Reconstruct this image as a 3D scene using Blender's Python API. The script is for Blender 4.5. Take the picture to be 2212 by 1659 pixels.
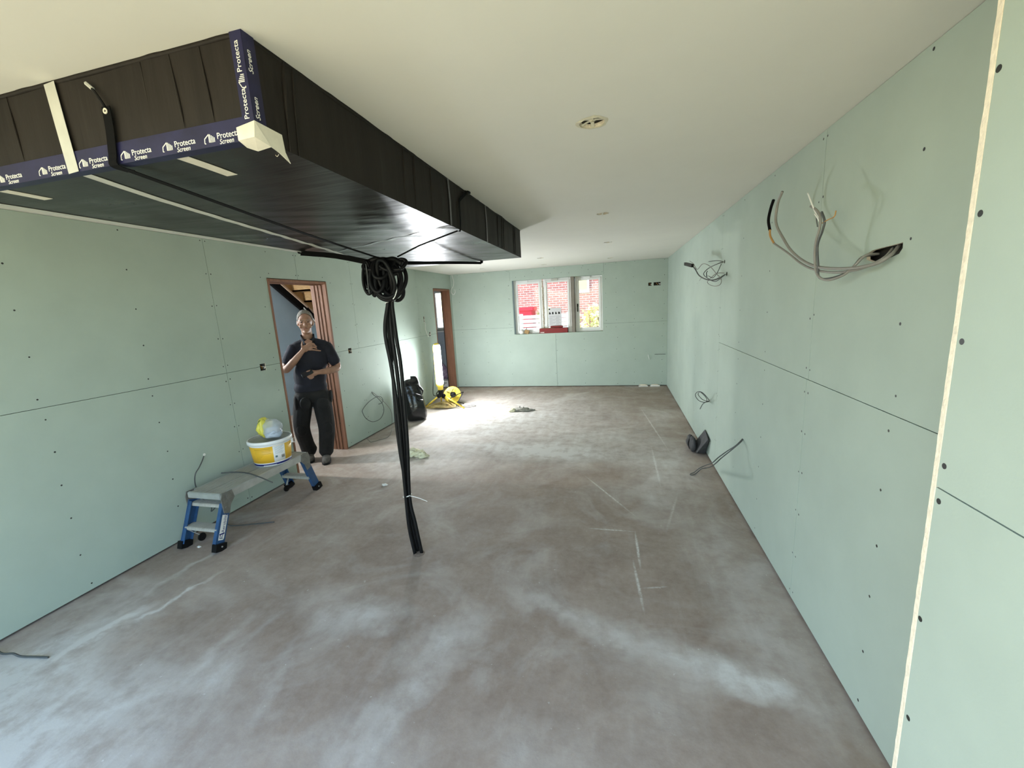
import bpy, bmesh, math, random
import numpy as np
from mathutils import Vector, Matrix, noise

random.seed(7)
for o in list(bpy.data.objects): bpy.data.objects.remove(o, do_unlink=True)
SC = bpy.context.scene
COL = SC.collection

# ------------------------------------------------------------------ camera
RC = np.array([[0.9693732, 0.2390603, -0.0562653], [-0.0093285, -0.1930938, -0.981136], [-0.2454151, 0.9516118, -0.1849498]])
FPX, CH = 899.1037, 1.697437
XL, XR, YB, H, ZJ = -3.378, 0.9275, 8.412, 2.4, 1.249
YR = -.15                                   # wall behind the camera
cam = bpy.data.cameras.new('camera'); camo = bpy.data.objects.new('camera', cam); COL.objects.link(camo)
r, d, f = [Vector(v) for v in RC]
m3 = Matrix((r, -d, -f)).transposed()
camo.matrix_world = Matrix.Translation((0, 0, CH)) @ m3.to_4x4()
cam.sensor_width = 36; cam.sensor_fit = 'HORIZONTAL'; cam.lens = FPX / 2212 * 36; cam.clip_start = .02
SC.camera = camo
# ------------------------------------------------------------------ world, sun, exposure
SC.view_settings.view_transform = 'Standard'; SC.view_settings.look = 'None'
SC.view_settings.gamma = 1; SC.view_settings.use_curve_mapping = False
SC.view_settings.exposure = 1.0
LAMP_STRENGTH, HALL_STRENGTH = 165.0, 1900.0
w = bpy.data.worlds.new('sky'); SC.world = w; w.use_nodes = True
nt = w.node_tree; nt.nodes.clear()
sky = nt.nodes.new('ShaderNodeTexSky'); sky.sky_type = 'NISHITA'; sky.sun_disc = False
sky.sun_elevation = math.radians(42); sky.sun_rotation = math.radians(-95); sky.air_density = 1.0; sky.dust_density = 1.0
bg = nt.nodes.new('ShaderNodeBackground'); bg.inputs[1].default_value = 0.58
out = nt.nodes.new('ShaderNodeOutputWorld')
tint = nt.nodes.new('ShaderNodeMix'); tint.data_type = 'RGBA'; tint.blend_type = 'MULTIPLY'; tint.inputs[0].default_value = 1; tint.inputs[7].default_value = (1.06, 1.05, .98, 1)
nt.links.new(sky.outputs[0], tint.inputs[6]); nt.links.new(tint.outputs[2], bg.inputs[0]); nt.links.new(bg.outputs[0], out.inputs[0])
sl = bpy.data.lights.new('sun', 'SUN'); sl.energy = 8.0; sl.angle = math.radians(.6); sl.color = (1, .90, .74)
so = bpy.data.objects.new('sun', sl); COL.objects.link(so)
so.rotation_euler = Vector((-.72, .05, .66)).to_track_quat('Z', 'Y').to_euler()
def portal(name, loc, rot, sx, sy):
    l = bpy.data.lights.new(name, 'AREA'); l.shape = 'RECTANGLE'; l.size = sx; l.size_y = sy
    l.cycles.is_portal = True
    o = bpy.data.objects.new(name, l); COL.objects.link(o); o.location = loc; o.rotation_euler = rot
# area light emits along -Z
portal('portal_garden_door', (-1.345, YR - .2, 1.14), (math.radians(90), 0, 0), 3.97, 2.28)
portal('portal_window', (-1.16, YB + .3, 1.64), (math.radians(-90), 0, 0), 1.9, 1.1)
portal('portal_far_window', (-3.95, 9.2, 1.65), (math.radians(-90), 0, 0), .9, .9)
try: SC.cycles.use_denoising = True; SC.cycles.max_bounces = 10; SC.cycles.diffuse_bounces = 6; SC.cycles.transparent_max_bounces = 12; SC.cycles.sample_clamp_indirect = 8
except Exception: pass

# ------------------------------------------------------------------ helpers
def bp(px, py, ax, v):
    """point of the place seen at a pixel of the photograph, on the plane x / y / z = v"""
    dd = RC.T @ np.array([(px - 1106) / FPX, (py - 829.5) / FPX, 1]); k = 'xyz'.index(ax)
    c = np.array([0, 0, CH]); t = (v - c[k]) / dd[k]; return Vector(c + t * dd)
WORLD = {}
def wloc(o): return WORLD.get(o.name, Vector((0, 0, 0))) if o is not None else Vector((0, 0, 0))
def props(o, label=None, cat=None, group=None, kind=None):
    if label: o['label'] = label
    if cat: o['category'] = cat
    if group: o['group'] = group
    if kind: o['kind'] = kind
    return o
def thing(name, loc, label=None, cat=None, group=None, kind=None):
    o = bpy.data.objects.new(name, None); COL.objects.link(o); o.location = loc; o.empty_display_size = .1
    WORLD[o.name] = Vector(loc); return props(o, label, cat, group, kind)
def link(name, me, mat, parent=None, smooth=False, base=None):
    """mesh given in world coordinates; its origin goes to its thing's base"""
    o = bpy.data.objects.new(name, me); COL.objects.link(o)
    b = wloc(parent) if parent else (Vector(base) if base is not None else Vector((0, 0, 0)))
    if b.length: me.transform(Matrix.Translation(-b))
    if parent: o.parent = parent
    else: o.location = b
    WORLD[o.name] = b
    if mat is not None:
        for m in (mat if isinstance(mat, (list, tuple)) else [mat]): me.materials.append(m)
    if smooth:
        for p in me.polygons: p.use_smooth = True
    return o
def catmull(pts, n=8, closed=False):
    P = [Vector(p) for p in pts]; N = len(P); res = []
    if N < 3: return P
    rng = range(N) if closed else range(N - 1)
    for i in rng:
        a = P[(i - 1) % N] if (closed or i > 0) else P[0] * 2 - P[1]
        b = P[i]; c = P[(i + 1) % N]; e = P[(i + 2) % N] if (closed or i < N - 2) else P[-1] * 2 - P[-2]
        for k in range(n):
            t = k / n; t2 = t * t; t3 = t2 * t
            res.append(.5 * ((2 * b) + (c - a) * t + (2 * a - 5 * b + 4 * c - e) * t2 + (3 * b - a - 3 * c + e) * t3))
    if not closed: res.append(P[-1])
    return res
class MB:
    def __init__(s): s.v = []; s.f = []; s.mi = []
    def add(s, vs, fs, mi=0):
        n = len(s.v); s.v += [tuple(v) for v in vs]; s.f += [tuple(i + n for i in q) for q in fs]; s.mi += [mi] * len(fs); return s
    def box(s, a, b, M=None, mi=0):
        x0, y0, z0 = a; x1, y1, z1 = b
        vs = [Vector(p) for p in ((x0, y0, z0), (x1, y0, z0), (x1, y1, z0), (x0, y1, z0), (x0, y0, z1), (x1, y0, z1), (x1, y1, z1), (x0, y1, z1))]
        if M is not None: vs = [M @ p for p in vs]
        return s.add(vs, [(0, 3, 2, 1), (4, 5, 6, 7), (0, 1, 5, 4), (1, 2, 6, 5), (2, 3, 7, 6), (3, 0, 4, 7)], mi)
    def bbox(s, a, b, bev=.004, M=None, mi=0):
        """box with chamfered edges"""
        bm = bmesh.new(); bmesh.ops.create_cube(bm, size=1)
        a = Vector(a); b = Vector(b); c = (a + b) / 2; sz = b - a
        for v in bm.verts: v.co = Vector((v.co.x * sz.x, v.co.y * sz.y, v.co.z * sz.z)) + c
        bmesh.ops.bevel(bm, geom=bm.edges[:], offset=bev, segments=2, affect='EDGES')
        return s.addbm(bm, M, mi)
    def addbm(s, bm, M=None, mi=0):
        bm.verts.ensure_lookup_table()
        for i, v in enumerate(bm.verts): v.index = i
        vs = [(M @ v.co) if M is not None else v.co.copy() for v in bm.verts]
        fs = [[v.index for v in q.verts] for q in bm.faces]
        bm.free(); return s.add(vs, fs, mi)
    def bar(s, p0, p1, wx, wy, up=(0, 0, 1), mi=0):
        """rectangular bar from p0 to p1"""
        p0 = Vector(p0); p1 = Vector(p1); ax = (p1 - p0).normalized(); u = Vector(up)
        x = ax.cross(u)
        if x.length < 1e-4: x = ax.cross(Vector((0, 1, 0)))
        x.normalize(); y = x.cross(ax)
        vs = []
        for p in (p0, p1):
            for sx, sy in ((-1, -1), (1, -1), (1, 1), (-1, 1)): vs.append(p + x * sx * wx / 2 + y * sy * wy / 2)
        return s.add(vs, [(3, 2, 1, 0), (4, 5, 6, 7), (0, 1, 5, 4), (1, 2, 6, 5), (2, 3, 7, 6), (3, 0, 4, 7)], mi)
    def tube(s, pts, rad, n=8, closed=False, smooth=6, mi=0, flat=None):
        P = catmull(pts, smooth, closed) if smooth else [Vector(p) for p in pts]
        N = len(P); rings = []; prev = None
        rr = rad if callable(rad) else (lambda t: rad)
        for i in range(N):
            a = P[(i - 1) % N] if (closed or i) else P[0]; b = P[(i + 1) % N] if (closed or i < N - 1) else P[-1]
            t = (b - a); t = t.normalized() if t.length > 1e-9 else Vector((0, 0, 1))
            if prev is None:
                x = t.orthogonal().normalized() if flat is None else (Vector(flat) - t * t.dot(Vector(flat))).normalized()
            else:
                x = prev - t * prev.dot(t); x = x.normalized() if x.length > 1e-6 else t.orthogonal().normalized()
            prev = x; y = t.cross(x); q = rr(i / max(1, N - 1)); q = (q, q) if not isinstance(q, tuple) else q
            rings.append([P[i] + x * math.cos(2 * math.pi * k / n) * q[0] + y * math.sin(2 * math.pi * k / n) * q[1] for k in range(n)])
        vs = [v for q in rings for v in q]; fs = []
        for i in range(N if closed else N - 1):
            j = (i + 1) % N
            for k in range(n): fs.append((i * n + k, i * n + (k + 1) % n, j * n + (k + 1) % n, j * n + k))
        if not closed: fs.append(tuple(reversed(range(n)))); fs.append(tuple((N - 1) * n + k for k in range(n)))
        return s.add(vs, fs, mi)
    def cyl(s, p0, p1, r0, r1=None, n=20, mi=0):
        r1 = r0 if r1 is None else r1
        return s.tube([p0, p1], lambda t: r0 + (r1 - r0) * t, n, smooth=0, mi=mi)
    def ribbon(s, pts, wdt, thick=.0016, side=(1, 0, 0), smooth=6, mi=0):
        P = catmull(pts, smooth) if smooth else [Vector(p) for p in pts]; vs = []; fs = []; N = len(P)
        for i in range(N):
            t = (P[min(i + 1, N - 1)] - P[max(i - 1, 0)]).normalized(); sd = Vector(side); sd = (sd - t * sd.dot(t)).normalized(); nn = t.cross(sd) * thick / 2
            for a, b in ((-1, -1), (1, -1), (1, 1), (-1, 1)): vs.append(P[i] + sd * a * wdt / 2 + nn * b)
        for i in range(N - 1):
            for k in range(4): fs.append((i * 4 + k, i * 4 + (k + 1) % 4, i * 4 + 4 + (k + 1) % 4, i * 4 + 4 + k))
        fs += [(3, 2, 1, 0), tuple((N - 1) * 4 + k for k in range(4))]
        return s.add(vs, fs, mi)
    def lathe(s, prof, c, axis=(0, 0, 1), n=28, mi=0, x=None, cap=True):
        ax = Vector(axis).normalized(); x = ax.orthogonal().normalized() if x is None else Vector(x); y = ax.cross(x); c = Vector(c); vs = []; fs = []
        for q, z in prof:
            for k in range(n): a = 2 * math.pi * k / n; vs.append(c + ax * z + (x * math.cos(a) + y * math.sin(a)) * max(q, 1e-4))
        for i in range(len(prof) - 1):
            for k in range(n): fs.append((i * n + k, i * n + (k + 1) % n, (i + 1) * n + (k + 1) % n, (i + 1) * n + k))
        if cap and prof[0][0] > 0: fs.append(tuple(reversed(range(n))))
        if cap and prof[-1][0] > 0: fs.append(tuple((len(prof) - 1) * n + k for k in range(n)))
        return s.add(vs, fs, mi)
    def ell(s, c, rad, M=None, u=20, v=14, mi=0):
        bm = bmesh.new(); bmesh.ops.create_uvsphere(bm, u_segments=u, v_segments=v, radius=1)
        T = Matrix.Translation(c) @ (M.to_4x4() if M is not None else Matrix.Identity(4)) @ Matrix.Diagonal((*rad, 1))
        return s.addbm(bm, T, mi)
    def prism(s, poly, fn, d0, d1, mi=0):
        """polygon (2-D list) extruded; fn(a, b, depth) -> point"""
        n = len(poly); vs = [fn(a, b, d0) for a, b in poly] + [fn(a, b, d1) for a, b in poly]
        fs = [tuple(reversed(range(n))), tuple(range(n, 2 * n))] + [(i, (i + 1) % n, n + (i + 1) % n, n + i) for i in range(n)]
        return s.add(vs, fs, mi)
    def mesh(s, name='m'):
        me = bpy.data.meshes.new(name); me.from_pydata(s.v, [], s.f)
        for p, i in zip(me.polygons, s.mi): p.material_index = i
        bm = bmesh.new(); bm.from_mesh(me); bmesh.ops.recalc_face_normals(bm, faces=bm.faces[:]); bm.to_mesh(me); bm.free()
        return me
    def build(s, name, mat, parent=None, smooth=False, base=None): return link(name, s.mesh(name), mat, parent, smooth, base)
def cut(o, cutters, mat):
    """cut holes (list of MB, world coordinates) out of o; the cut faces take mat"""
    mb = MB()
    for c in cutters: mb.add(c.v, c.f)
    me = mb.mesh('cut'); me.transform(Matrix.Translation(-WORLD[o.name])); me.materials.append(mat)
    co = bpy.data.objects.new('cut', me); COL.objects.link(co); co.location = WORLD[o.name]
    md = o.modifiers.new('b', 'BOOLEAN'); md.operation = 'DIFFERENCE'; md.object = co; md.solver = 'EXACT'
    try: md.material_mode = 'TRANSFER'
    except Exception: pass
    dg = bpy.context.evaluated_depsgraph_get(); ev = o.evaluated_get(dg)
    nm = bpy.data.meshes.new_from_object(ev); o.modifiers.clear(); o.data = nm
    bpy.data.objects.remove(co, do_unlink=True); bpy.data.meshes.remove(me)
def text_mesh(txt, size, o, right, up, shear=0, ext=.0004, align='LEFT'):
    cu = bpy.data.curves.new('t', 'FONT'); cu.body = txt; cu.size = size; cu.shear = shear; cu.extrude = ext; cu.align_x = align; cu.resolution_u = 3
    ob = bpy.data.objects.new('t', cu); COL.objects.link(ob)
    dg = bpy.context.evaluated_depsgraph_get(); me = bpy.data.meshes.new_from_object(ob.evaluated_get(dg))
    bpy.data.objects.remove(ob, do_unlink=True); bpy.data.curves.remove(cu)
    R_ = Vector(right).normalized(); U_ = Vector(up).normalized(); N_ = R_.cross(U_)
    M = Matrix((R_, U_, N_)).transposed().to_4x4(); M.translation = Vector(o); me.transform(M); return me

# ------------------------------------------------------------------ materials
MATS = {}
def mat(name, col, rough=.6, metal=0, var=.0, vscale=6, bump=0, bscale=80, spec=.5, col2=None, stretch=None, emit=None, trans=0, coat=0):
    if name in MATS: return MATS[name]
    m = bpy.data.materials.new(name); m.use_nodes = True; n = m.node_tree.nodes; L = m.node_tree.links; b = n['Principled BSDF']
    b.inputs['Roughness'].default_value = rough; b.inputs['Metallic'].default_value = metal; b.inputs['Specular IOR Level'].default_value = spec
    b.inputs['Base Color'].default_value = (*col, 1)
    if trans: b.inputs['Transmission Weight'].default_value = trans
    if coat: b.inputs['Coat Weight'].default_value = coat
    if emit: b.inputs['Emission Color'].default_value = (*emit[0], 1); b.inputs['Emission Strength'].default_value = emit[1]
    tc = n.new('ShaderNodeTexCoord'); src = tc.outputs['Object']
    if stretch: mp = n.new('ShaderNodeMapping'); mp.inputs['Scale'].default_value = stretch; L.new(src, mp.inputs[0]); src = mp.outputs[0]
    if var or col2:
        nz = n.new('ShaderNodeTexNoise'); nz.inputs['Scale'].default_value = vscale; nz.inputs['Detail'].default_value = 6; nz.inputs['Roughness'].default_value = .6
        L.new(src, nz.inputs['Vector'])
        cr = n.new('ShaderNodeValToRGB'); c2 = col2 if col2 else tuple(c * (1 - var) for c in col); c1 = col if col2 else tuple(min(1, c * (1 + var)) for c in col)
        cr.color_ramp.elements[0].position = .3; cr.color_ramp.elements[1].position = .7
        cr.color_ramp.elements[0].color = (*c2, 1); cr.color_ramp.elements[1].color = (*c1, 1)
        L.new(nz.outputs[0], cr.inputs[0]); L.new(cr.outputs[0], b.inputs['Base Color'])
    if bump:
        n2 = n.new('ShaderNodeTexNoise'); n2.inputs['Scale'].default_value = bscale; n2.inputs['Detail'].default_value = 4; L.new(src, n2.inputs['Vector'])
        bu = n.new('ShaderNodeBump'); bu.inputs['Strength'].default_value = bump; bu.inputs['Distance'].default_value = .01; L.new(n2.outputs[0], bu.inputs['Height']); L.new(bu.outputs[0], b.inputs['Normal'])
    MATS[name] = m; return m
M_board = mat('green_board', (.382, .455, .40), .75, var=.05, vscale=2.5, bump=.03, bscale=140, spec=.3)
M_blue = mat('pale_blue_board', (.40, .50, .56), .8, var=.04, vscale=3)
M_gyp = mat('raw_gypsum', (.80, .72, .58), .9, var=.1, vscale=60, bump=.3, bscale=120)
M_void = mat('wall_void', (.03, .028, .025), .9, var=.2)
M_ceil = mat('ceiling_plaster', (.69, .675, .615), .85, var=.025, vscale=1.6, bump=.05, bscale=30, spec=.25)
M_stain = mat('damp_plaster', (.62, .58, .45), .9, var=.12, vscale=20)
M_screw = mat('screw_black', (.02, .022, .02), .5)
M_wood = mat('door_timber', (.27, .125, .07), .6, col2=(.17, .075, .04), vscale=4, stretch=(12, 12, .8), bump=.05, bscale=10)
M_pine = mat('pale_pine', (.58, .40, .20), .6, col2=(.42, .26, .11), vscale=4, stretch=(3, 14, 14))
M_pvc = mat('white_pvc', (.78, .79, .78), .35)
M_white = mat('white_paint', (.80, .80, .78), .5)
M_black = mat('black_rubber', (.0045, .0045, .005), .5, spec=.22)
M_blackflat = mat('black_webbing', (.003, .003, .0035), .9, spec=.15)
M_grey = mat('grey_sheath', (.22, .21, .19), .45, var=.1, vscale=20)
M_greyd = mat('dark_grey_sheath', (.07, .075, .075), .5)
M_copper = mat('brown_core', (.42, .22, .06), .5)
M_whitew = mat('white_wire', (.75, .75, .72), .5)
M_tape = mat('silver_tape', (.50, .50, .45), .45, var=.08, vscale=15, spec=.5)
M_corner = mat('cream_tape', (.66, .62, .52), .35, var=.08, vscale=30)
M_blue_tape = mat('blue_tape', (.013, .013, .048), .45, var=.3, vscale=14, spec=.3)
M_print = mat('white_print', (.75, .74, .70), .5)
M_alu = mat('worn_aluminium', (.52, .53, .51), .4, metal=.55, var=.12, vscale=12, bump=.1, bscale=60)
M_deck = mat('dusty_deck', (.44, .43, .39), .7, col2=(.33, .32, .28), vscale=9, stretch=(10, 1.2, 3))
M_cast = mat('cast_bracket', (.20, .19, .17), .5, metal=.4, var=.2, vscale=30, bump=.2, bscale=80)
M_bluep = mat('blue_paint', (.024, .075, .18), .4, var=.18, vscale=18)
M_yel = mat('bucket_yellow', (.82, .47, .03), .4)
M_bwhite = mat('bucket_white', (.82, .83, .84), .35)
M_navy = mat('bucket_navy', (.012, .015, .13), .4)
M_lid = mat('lid_grey', (.32, .32, .29), .5, var=.1, vscale=20)
M_lamp_y = mat('lamp_yellow', (.74, .55, .06), .4)
M_cord = mat('straw_cord', (.50, .38, .16), .5, var=.25, vscale=25)
M_sack = mat('black_polythene', (.012, .012, .012), .18, bump=.5, bscale=14)
M_red = mat('red_card', (.20, .010, .010), .6, var=.1, vscale=10)
M_brown = mat('brown_card', (.25, .17, .09), .8)
M_foam = mat('cream_foam', (.76, .73, .52), .8, var=.1, vscale=30)
M_skin = mat('skin', (.30, .165, .11), .5, var=.12, vscale=25)
M_hair = mat('grey_hair', (.19, .18, .16), .8, var=.3, vscale=60, bump=.4, bscale=150)
M_shirt = mat('navy_polo', (.006, .007, .015), .85, var=.5, vscale=7, bump=.3, bscale=18)
M_trous = mat('black_canvas', (.009, .0085, .008), .9, var=.6, vscale=7, bump=.4, bscale=14)
M_boot = mat('grey_suede', (.11, .10, .09), .85, var=.3, vscale=20, bump=.3, bscale=50)
M_lip = mat('lips', (.26, .10, .08), .5)
M_eye = mat('eye', (.03, .02, .02), .3)
M_phone = mat('phone_black', (.012, .012, .014), .25)
M_tile = mat('patio_stone', (.50, .44, .27), .8, var=.15, vscale=3)
M_grass = mat('grass', (.12, .20, .05), .9, var=.3, vscale=8)
M_leaf = mat('yellow_leaf', (.60, .57, .22), .6, var=.25, vscale=10)

def film_mat():
    m = mat('black_film', (.02, .018, .017), .3); n = m.node_tree.nodes; L = m.node_tree.links; b = n['Principled BSDF']
    tc = n.new('ShaderNodeTexCoord'); nz = n.new('ShaderNodeTexNoise'); nz.inputs['Scale'].default_value = 3.5; nz.inputs['Detail'].default_value = 8; L.new(tc.outputs['Object'], nz.inputs['Vector'])
    cr = n.new('ShaderNodeValToRGB'); e = cr.color_ramp.elements; e[0].position = .35; e[1].position = .75; e[0].color = (.012, .011, .0105, 1); e[1].color = (.022, .0195, .0175, 1)
    L.new(nz.outputs[0], cr.inputs[0]); L.new(cr.outputs[0], b.inputs['Base Color'])
    mr = n.new('ShaderNodeMapRange'); mr.inputs[1].default_value = .3; mr.inputs[2].default_value = .7; mr.inputs[3].default_value = .26; mr.inputs[4].default_value = .40
    L.new(nz.outputs[0], mr.inputs[0]); L.new(mr.outputs[0], b.inputs['Roughness'])
    mp = n.new('ShaderNodeMapping'); mp.inputs['Scale'].default_value = (1.6, 26, 1); mp.inputs['Rotation'].default_value = (0, 0, .35); L.new(tc.outputs['Object'], mp.inputs[0])
    n2 = n.new('ShaderNodeTexNoise'); n2.inputs['Scale'].default_value = 1.0; n2.inputs['Detail'].default_value = 5; L.new(mp.outputs[0], n2.inputs['Vector'])
    bu = n.new('ShaderNodeBump'); bu.inputs['Strength'].default_value = .25; bu.inputs['Distance'].default_value = .01; L.new(n2.outputs[0], bu.inputs['Height']); L.new(bu.outputs[0], b.inputs['Normal'])
    return m
M_film = film_mat(); M_film.node_tree.nodes['Principled BSDF'].inputs['Specular IOR Level'].default_value = .25
M_filmside = mat('black_film_dusty', (.017, .0138, .0115), .62, spec=.2, var=.25, vscale=4, bump=.15, bscale=9, stretch=(5, 5, .6))

def glass_mat():
    m = bpy.data.materials.new('window_glass'); m.use_nodes = True; n = m.node_tree.nodes; L = m.node_tree.links; n.clear()
    o = n.new('ShaderNodeOutputMaterial'); mx = n.new('ShaderNodeMixShader'); t = n.new('ShaderNodeBsdfTransparent'); g = n.new('ShaderNodeBsdfGlossy'); g.inputs['Roughness'].default_value = .03
    fr = n.new('ShaderNodeFresnel'); fr.inputs[0].default_value = 1.45
    L.new(fr.outputs[0], mx.inputs[0]); L.new(t.outputs[0], mx.inputs[1]); L.new(g.outputs[0], mx.inputs[2]); L.new(mx.outputs[0], o.inputs[0]); return m
M_glass = glass_mat()
def emit_mat(name, col, s):
    m = bpy.data.materials.new(name); m.use_nodes = True; n = m.node_tree.nodes; L = m.node_tree.links; n.clear()
    o = n.new('ShaderNodeOutputMaterial'); e = n.new('ShaderNodeEmission'); e.inputs[0].default_value = (*col, 1); e.inputs[1].default_value = s; L.new(e.outputs[0], o.inputs[0]); return m
M_glow = emit_mat('lamp_diffuser_lit', (.92, .96, 1.0), LAMP_STRENGTH)
M_bulb = emit_mat('bulb_lit', (1, .97, .93), HALL_STRENGTH)
def clear_bag():
    m = bpy.data.materials.new('clear_plastic'); m.use_nodes = True; n = m.node_tree.nodes; L = m.node_tree.links; n.clear()
    o = n.new('ShaderNodeOutputMaterial'); mx = n.new('ShaderNodeMixShader'); t = n.new('ShaderNodeBsdfTransparent'); g = n.new('ShaderNodeBsdfPrincipled'); g.inputs['Roughness'].default_value = .12; g.inputs['Base Color'].default_value = (.6, .65, .72, 1)
    mx.inputs[0].default_value = .5; L.new(t.outputs[0], mx.inputs[1]); L.new(g.outputs[0], mx.inputs[2]); L.new(mx.outputs[0], o.inputs[0]); return m
M_clear = clear_bag()

def floor_mat():
    m = bpy.data.materials.new('dusty_screed'); m.use_nodes = True; n = m.node_tree.nodes; L = m.node_tree.links; b = n['Principled BSDF']
    b.inputs['Roughness'].default_value = .75; b.inputs['Specular IOR Level'].default_value = .35
    tc = n.new('ShaderNodeTexCoord'); P = tc.outputs['Object']
    def noise_(sc, det=6, rough=.6, st=None, rot=0):
        mp = n.new('ShaderNodeMapping'); mp.inputs['Scale'].default_value = st or (1, 1, 1); mp.inputs['Rotation'].default_value = (0, 0, rot); L.new(P, mp.inputs[0])
        z = n.new('ShaderNodeTexNoise'); z.inputs['Scale'].default_value = sc; z.inputs['Detail'].default_value = det; z.inputs['Roughness'].default_value = rough; L.new(mp.outputs[0], z.inputs['Vector']); return z.outputs[0]
    def math_(op, a, c=None, clamp=False):
        q = n.new('ShaderNodeMath'); q.operation = op; q.use_clamp = clamp
        for i, v in enumerate((a, c)):
            if v is None: continue
            if isinstance(v, (int, float)): q.inputs[i].default_value = v
            else: L.new(v, q.inputs[i])
        return q.outputs[0]
    def mrange(v, a, c, lo, hi, smooth=True):
        q = n.new('ShaderNodeMapRange'); q.interpolation_type = 'SMOOTHSTEP' if smooth else 'LINEAR'
        for i, x in enumerate((a, c, lo, hi)): q.inputs[i + 1].default_value = x
        L.new(v, q.inputs[0]); return q.outputs[0]
    wob = n.new('ShaderNodeTexNoise'); wob.inputs['Scale'].default_value = 5; wob.inputs['Detail'].default_value = 4; L.new(P, wob.inputs['Vector'])
    wv = n.new('ShaderNodeVectorMath'); wv.operation = 'SUBTRACT'; L.new(wob.outputs['Color'], wv.inputs[0]); wv.inputs[1].default_value = (.5, .5, .5)
    ws = n.new('ShaderNodeVectorMath'); ws.operation = 'SCALE'; L.new(wv.outputs[0], ws.inputs[0]); ws.inputs['Scale'].default_value = .26
    wp = n.new('ShaderNodeVectorMath'); wp.operation = 'ADD'; L.new(P, wp.inputs[0]); L.new(ws.outputs[0], wp.inputs[1])
    def blob(x, y, sx, sy, ang, amp, wobble=True):
        mp = n.new('ShaderNodeMapping'); mp.vector_type = 'TEXTURE'; mp.inputs['Location'].default_value = (x, y, 0); mp.inputs['Rotation'].default_value = (0, 0, math.radians(ang)); mp.inputs['Scale'].default_value = (sx, sy, 10)
        L.new(wp.outputs[0] if wobble else P, mp.inputs[0]); g = n.new('ShaderNodeTexGradient'); g.gradient_type = 'SPHERICAL'; L.new(mp.outputs[0], g.inputs[0])
        return math_('MULTIPLY', g.outputs[1], amp)
    tot = None
    for bl in [(-1.42, 1.80, .42, .17, 15, .62), (-.86, 1.76, .22, .20, 0, .62), (-.93, 1.45, .13, .34, -14, .55), (-1.0, 1.12, .35, .3, 0, .4), (-1.75, 1.9, .3, .2, 0, .3),
               (-.25, 2.02, .5, .12, -18, .5), (.3, 1.82, .55, .15, -14, .62), (.58, 1.74, .18, .12, -10, .6), (.75, 1.95, .35, .45, 0, .38), (.65, 2.7, .3, .9, 0, .35), (.45, 4.2, .5, 1.0, 0, .55), (.55, 6.0, .35, 1.2, 0, .25),
               (-2.85, 1.46, .05, .30, -8, .8), (-2.72, 1.75, .03, .35, -10, .8), (-2.95, 2.05, .05, .5, -6, .5), (-2.4, .85, 1.1, .75, 10, .85), (-3.0, 1.2, .5, .8, 0, .6),  # wide near-left patches: dust raised to paint in extra sky light on the floor
               (-1.6, 5.9, 2.3, 2.4, 0, .85), (-.7, 4.55, 1.3, .35, -8, .75), (-2.4, 4.1, .9, .6, 0, .55), (-.2, 5.0, 1.2, .6, -10, .35), (-2.3, 3.0, .6, .8, 0, .2), (.05, 3.6, .5, .3, -20, .3),
               (-2.1, 1.5, .06, .35, 8, .25), (-1.6, 1.35, .05, .3, 20, .35), (-.2, 1.25, .5, .25, 0, .2)]:
        v = blob(*bl); tot = v if tot is None else math_('ADD', tot, v)
    fine = noise_(9, 8, .65); stre = noise_(2.2, 6, .6, (5, .9, 1), .05); big = noise_(.9, 4, .55)
    tot = math_('MULTIPLY', tot, mrange(fine, .3, .62, .55, 1.25)); tot = math_('MULTIPLY', tot, mrange(stre, .3, .7, .85, 1.12)); cloud = n.new('ShaderNodeTexNoise'); cloud.inputs['Scale'].default_value = 1.3; cloud.inputs['Detail'].default_value = 9; cloud.inputs['Roughness'].default_value = .6; cloud.inputs['Distortion'].default_value = 1.6; L.new(P, cloud.inputs['Vector'])
    tot = math_('ADD', tot, mrange(stre, .52, .75, 0, .09)); tot = math_('ADD', tot, mrange(big, .45, .7, 0, .12)); tot = math_('ADD', tot, mrange(cloud.outputs[0], .46, .72, 0, .30))
    ch = None
    for bl in [(-.1, 3.56, .012, .5, 31, 1.0), (-.06, 2.945, .2, .012, 0, 1.1), (.125, 2.72, .012, .25, 2, 1.3), (.11, 2.35, .012, .27, 5, 1.2), (.45, 5.7, .014, 1.1, 6, .8), (.375, 4.3, .014, .6, 0, .8), (.2, 2.33, .1, .01, 15, .7), (-.72, 4.35, .12, .012, 0, .8), (.42, 3.3, .015, .4, -14, .4)]:
        v = blob(*bl, wobble=False); ch = v if ch is None else math_('ADD', ch, v)
    tot = math_('ADD', tot, math_('MULTIPLY', math_('MULTIPLY', ch, 1.1), mrange(noise_(40, 4, .7), .35, .6, .2, 1)))
    speck = mrange(noise_(28, 3, .7), .68, .74, 0, .5); tot = math_('ADD', tot, speck, True)
    base = n.new('ShaderNodeValToRGB'); e = base.color_ramp.elements; e[0].position = .3; e[1].position = .72; e[0].color = (.225, .165, .132, 1); e[1].color = (.41, .335, .28, 1)
    mxn = math_('ADD', math_('MULTIPLY', noise_(3.2, 8, .62), .6), math_('MULTIPLY', noise_(22, 5, .7), .4)); L.new(mxn, base.inputs[0])
    mx = n.new('ShaderNodeMix'); mx.data_type = 'RGBA'; L.new(tot, mx.inputs[0]); L.new(base.outputs[0], mx.inputs[6]); mx.inputs[7].default_value = (.63, .607, .575, 1); L.new(mx.outputs[2], b.inputs['Base Color'])
    bu = n.new('ShaderNodeBump'); bu.inputs['Strength'].default_value = .12; bu.inputs['Distance'].default_value = .01; L.new(noise_(30, 6, .7), bu.inputs['Height']); L.new(bu.outputs[0], b.inputs['Normal'])
    return m
M_floor = floor_mat()
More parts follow.
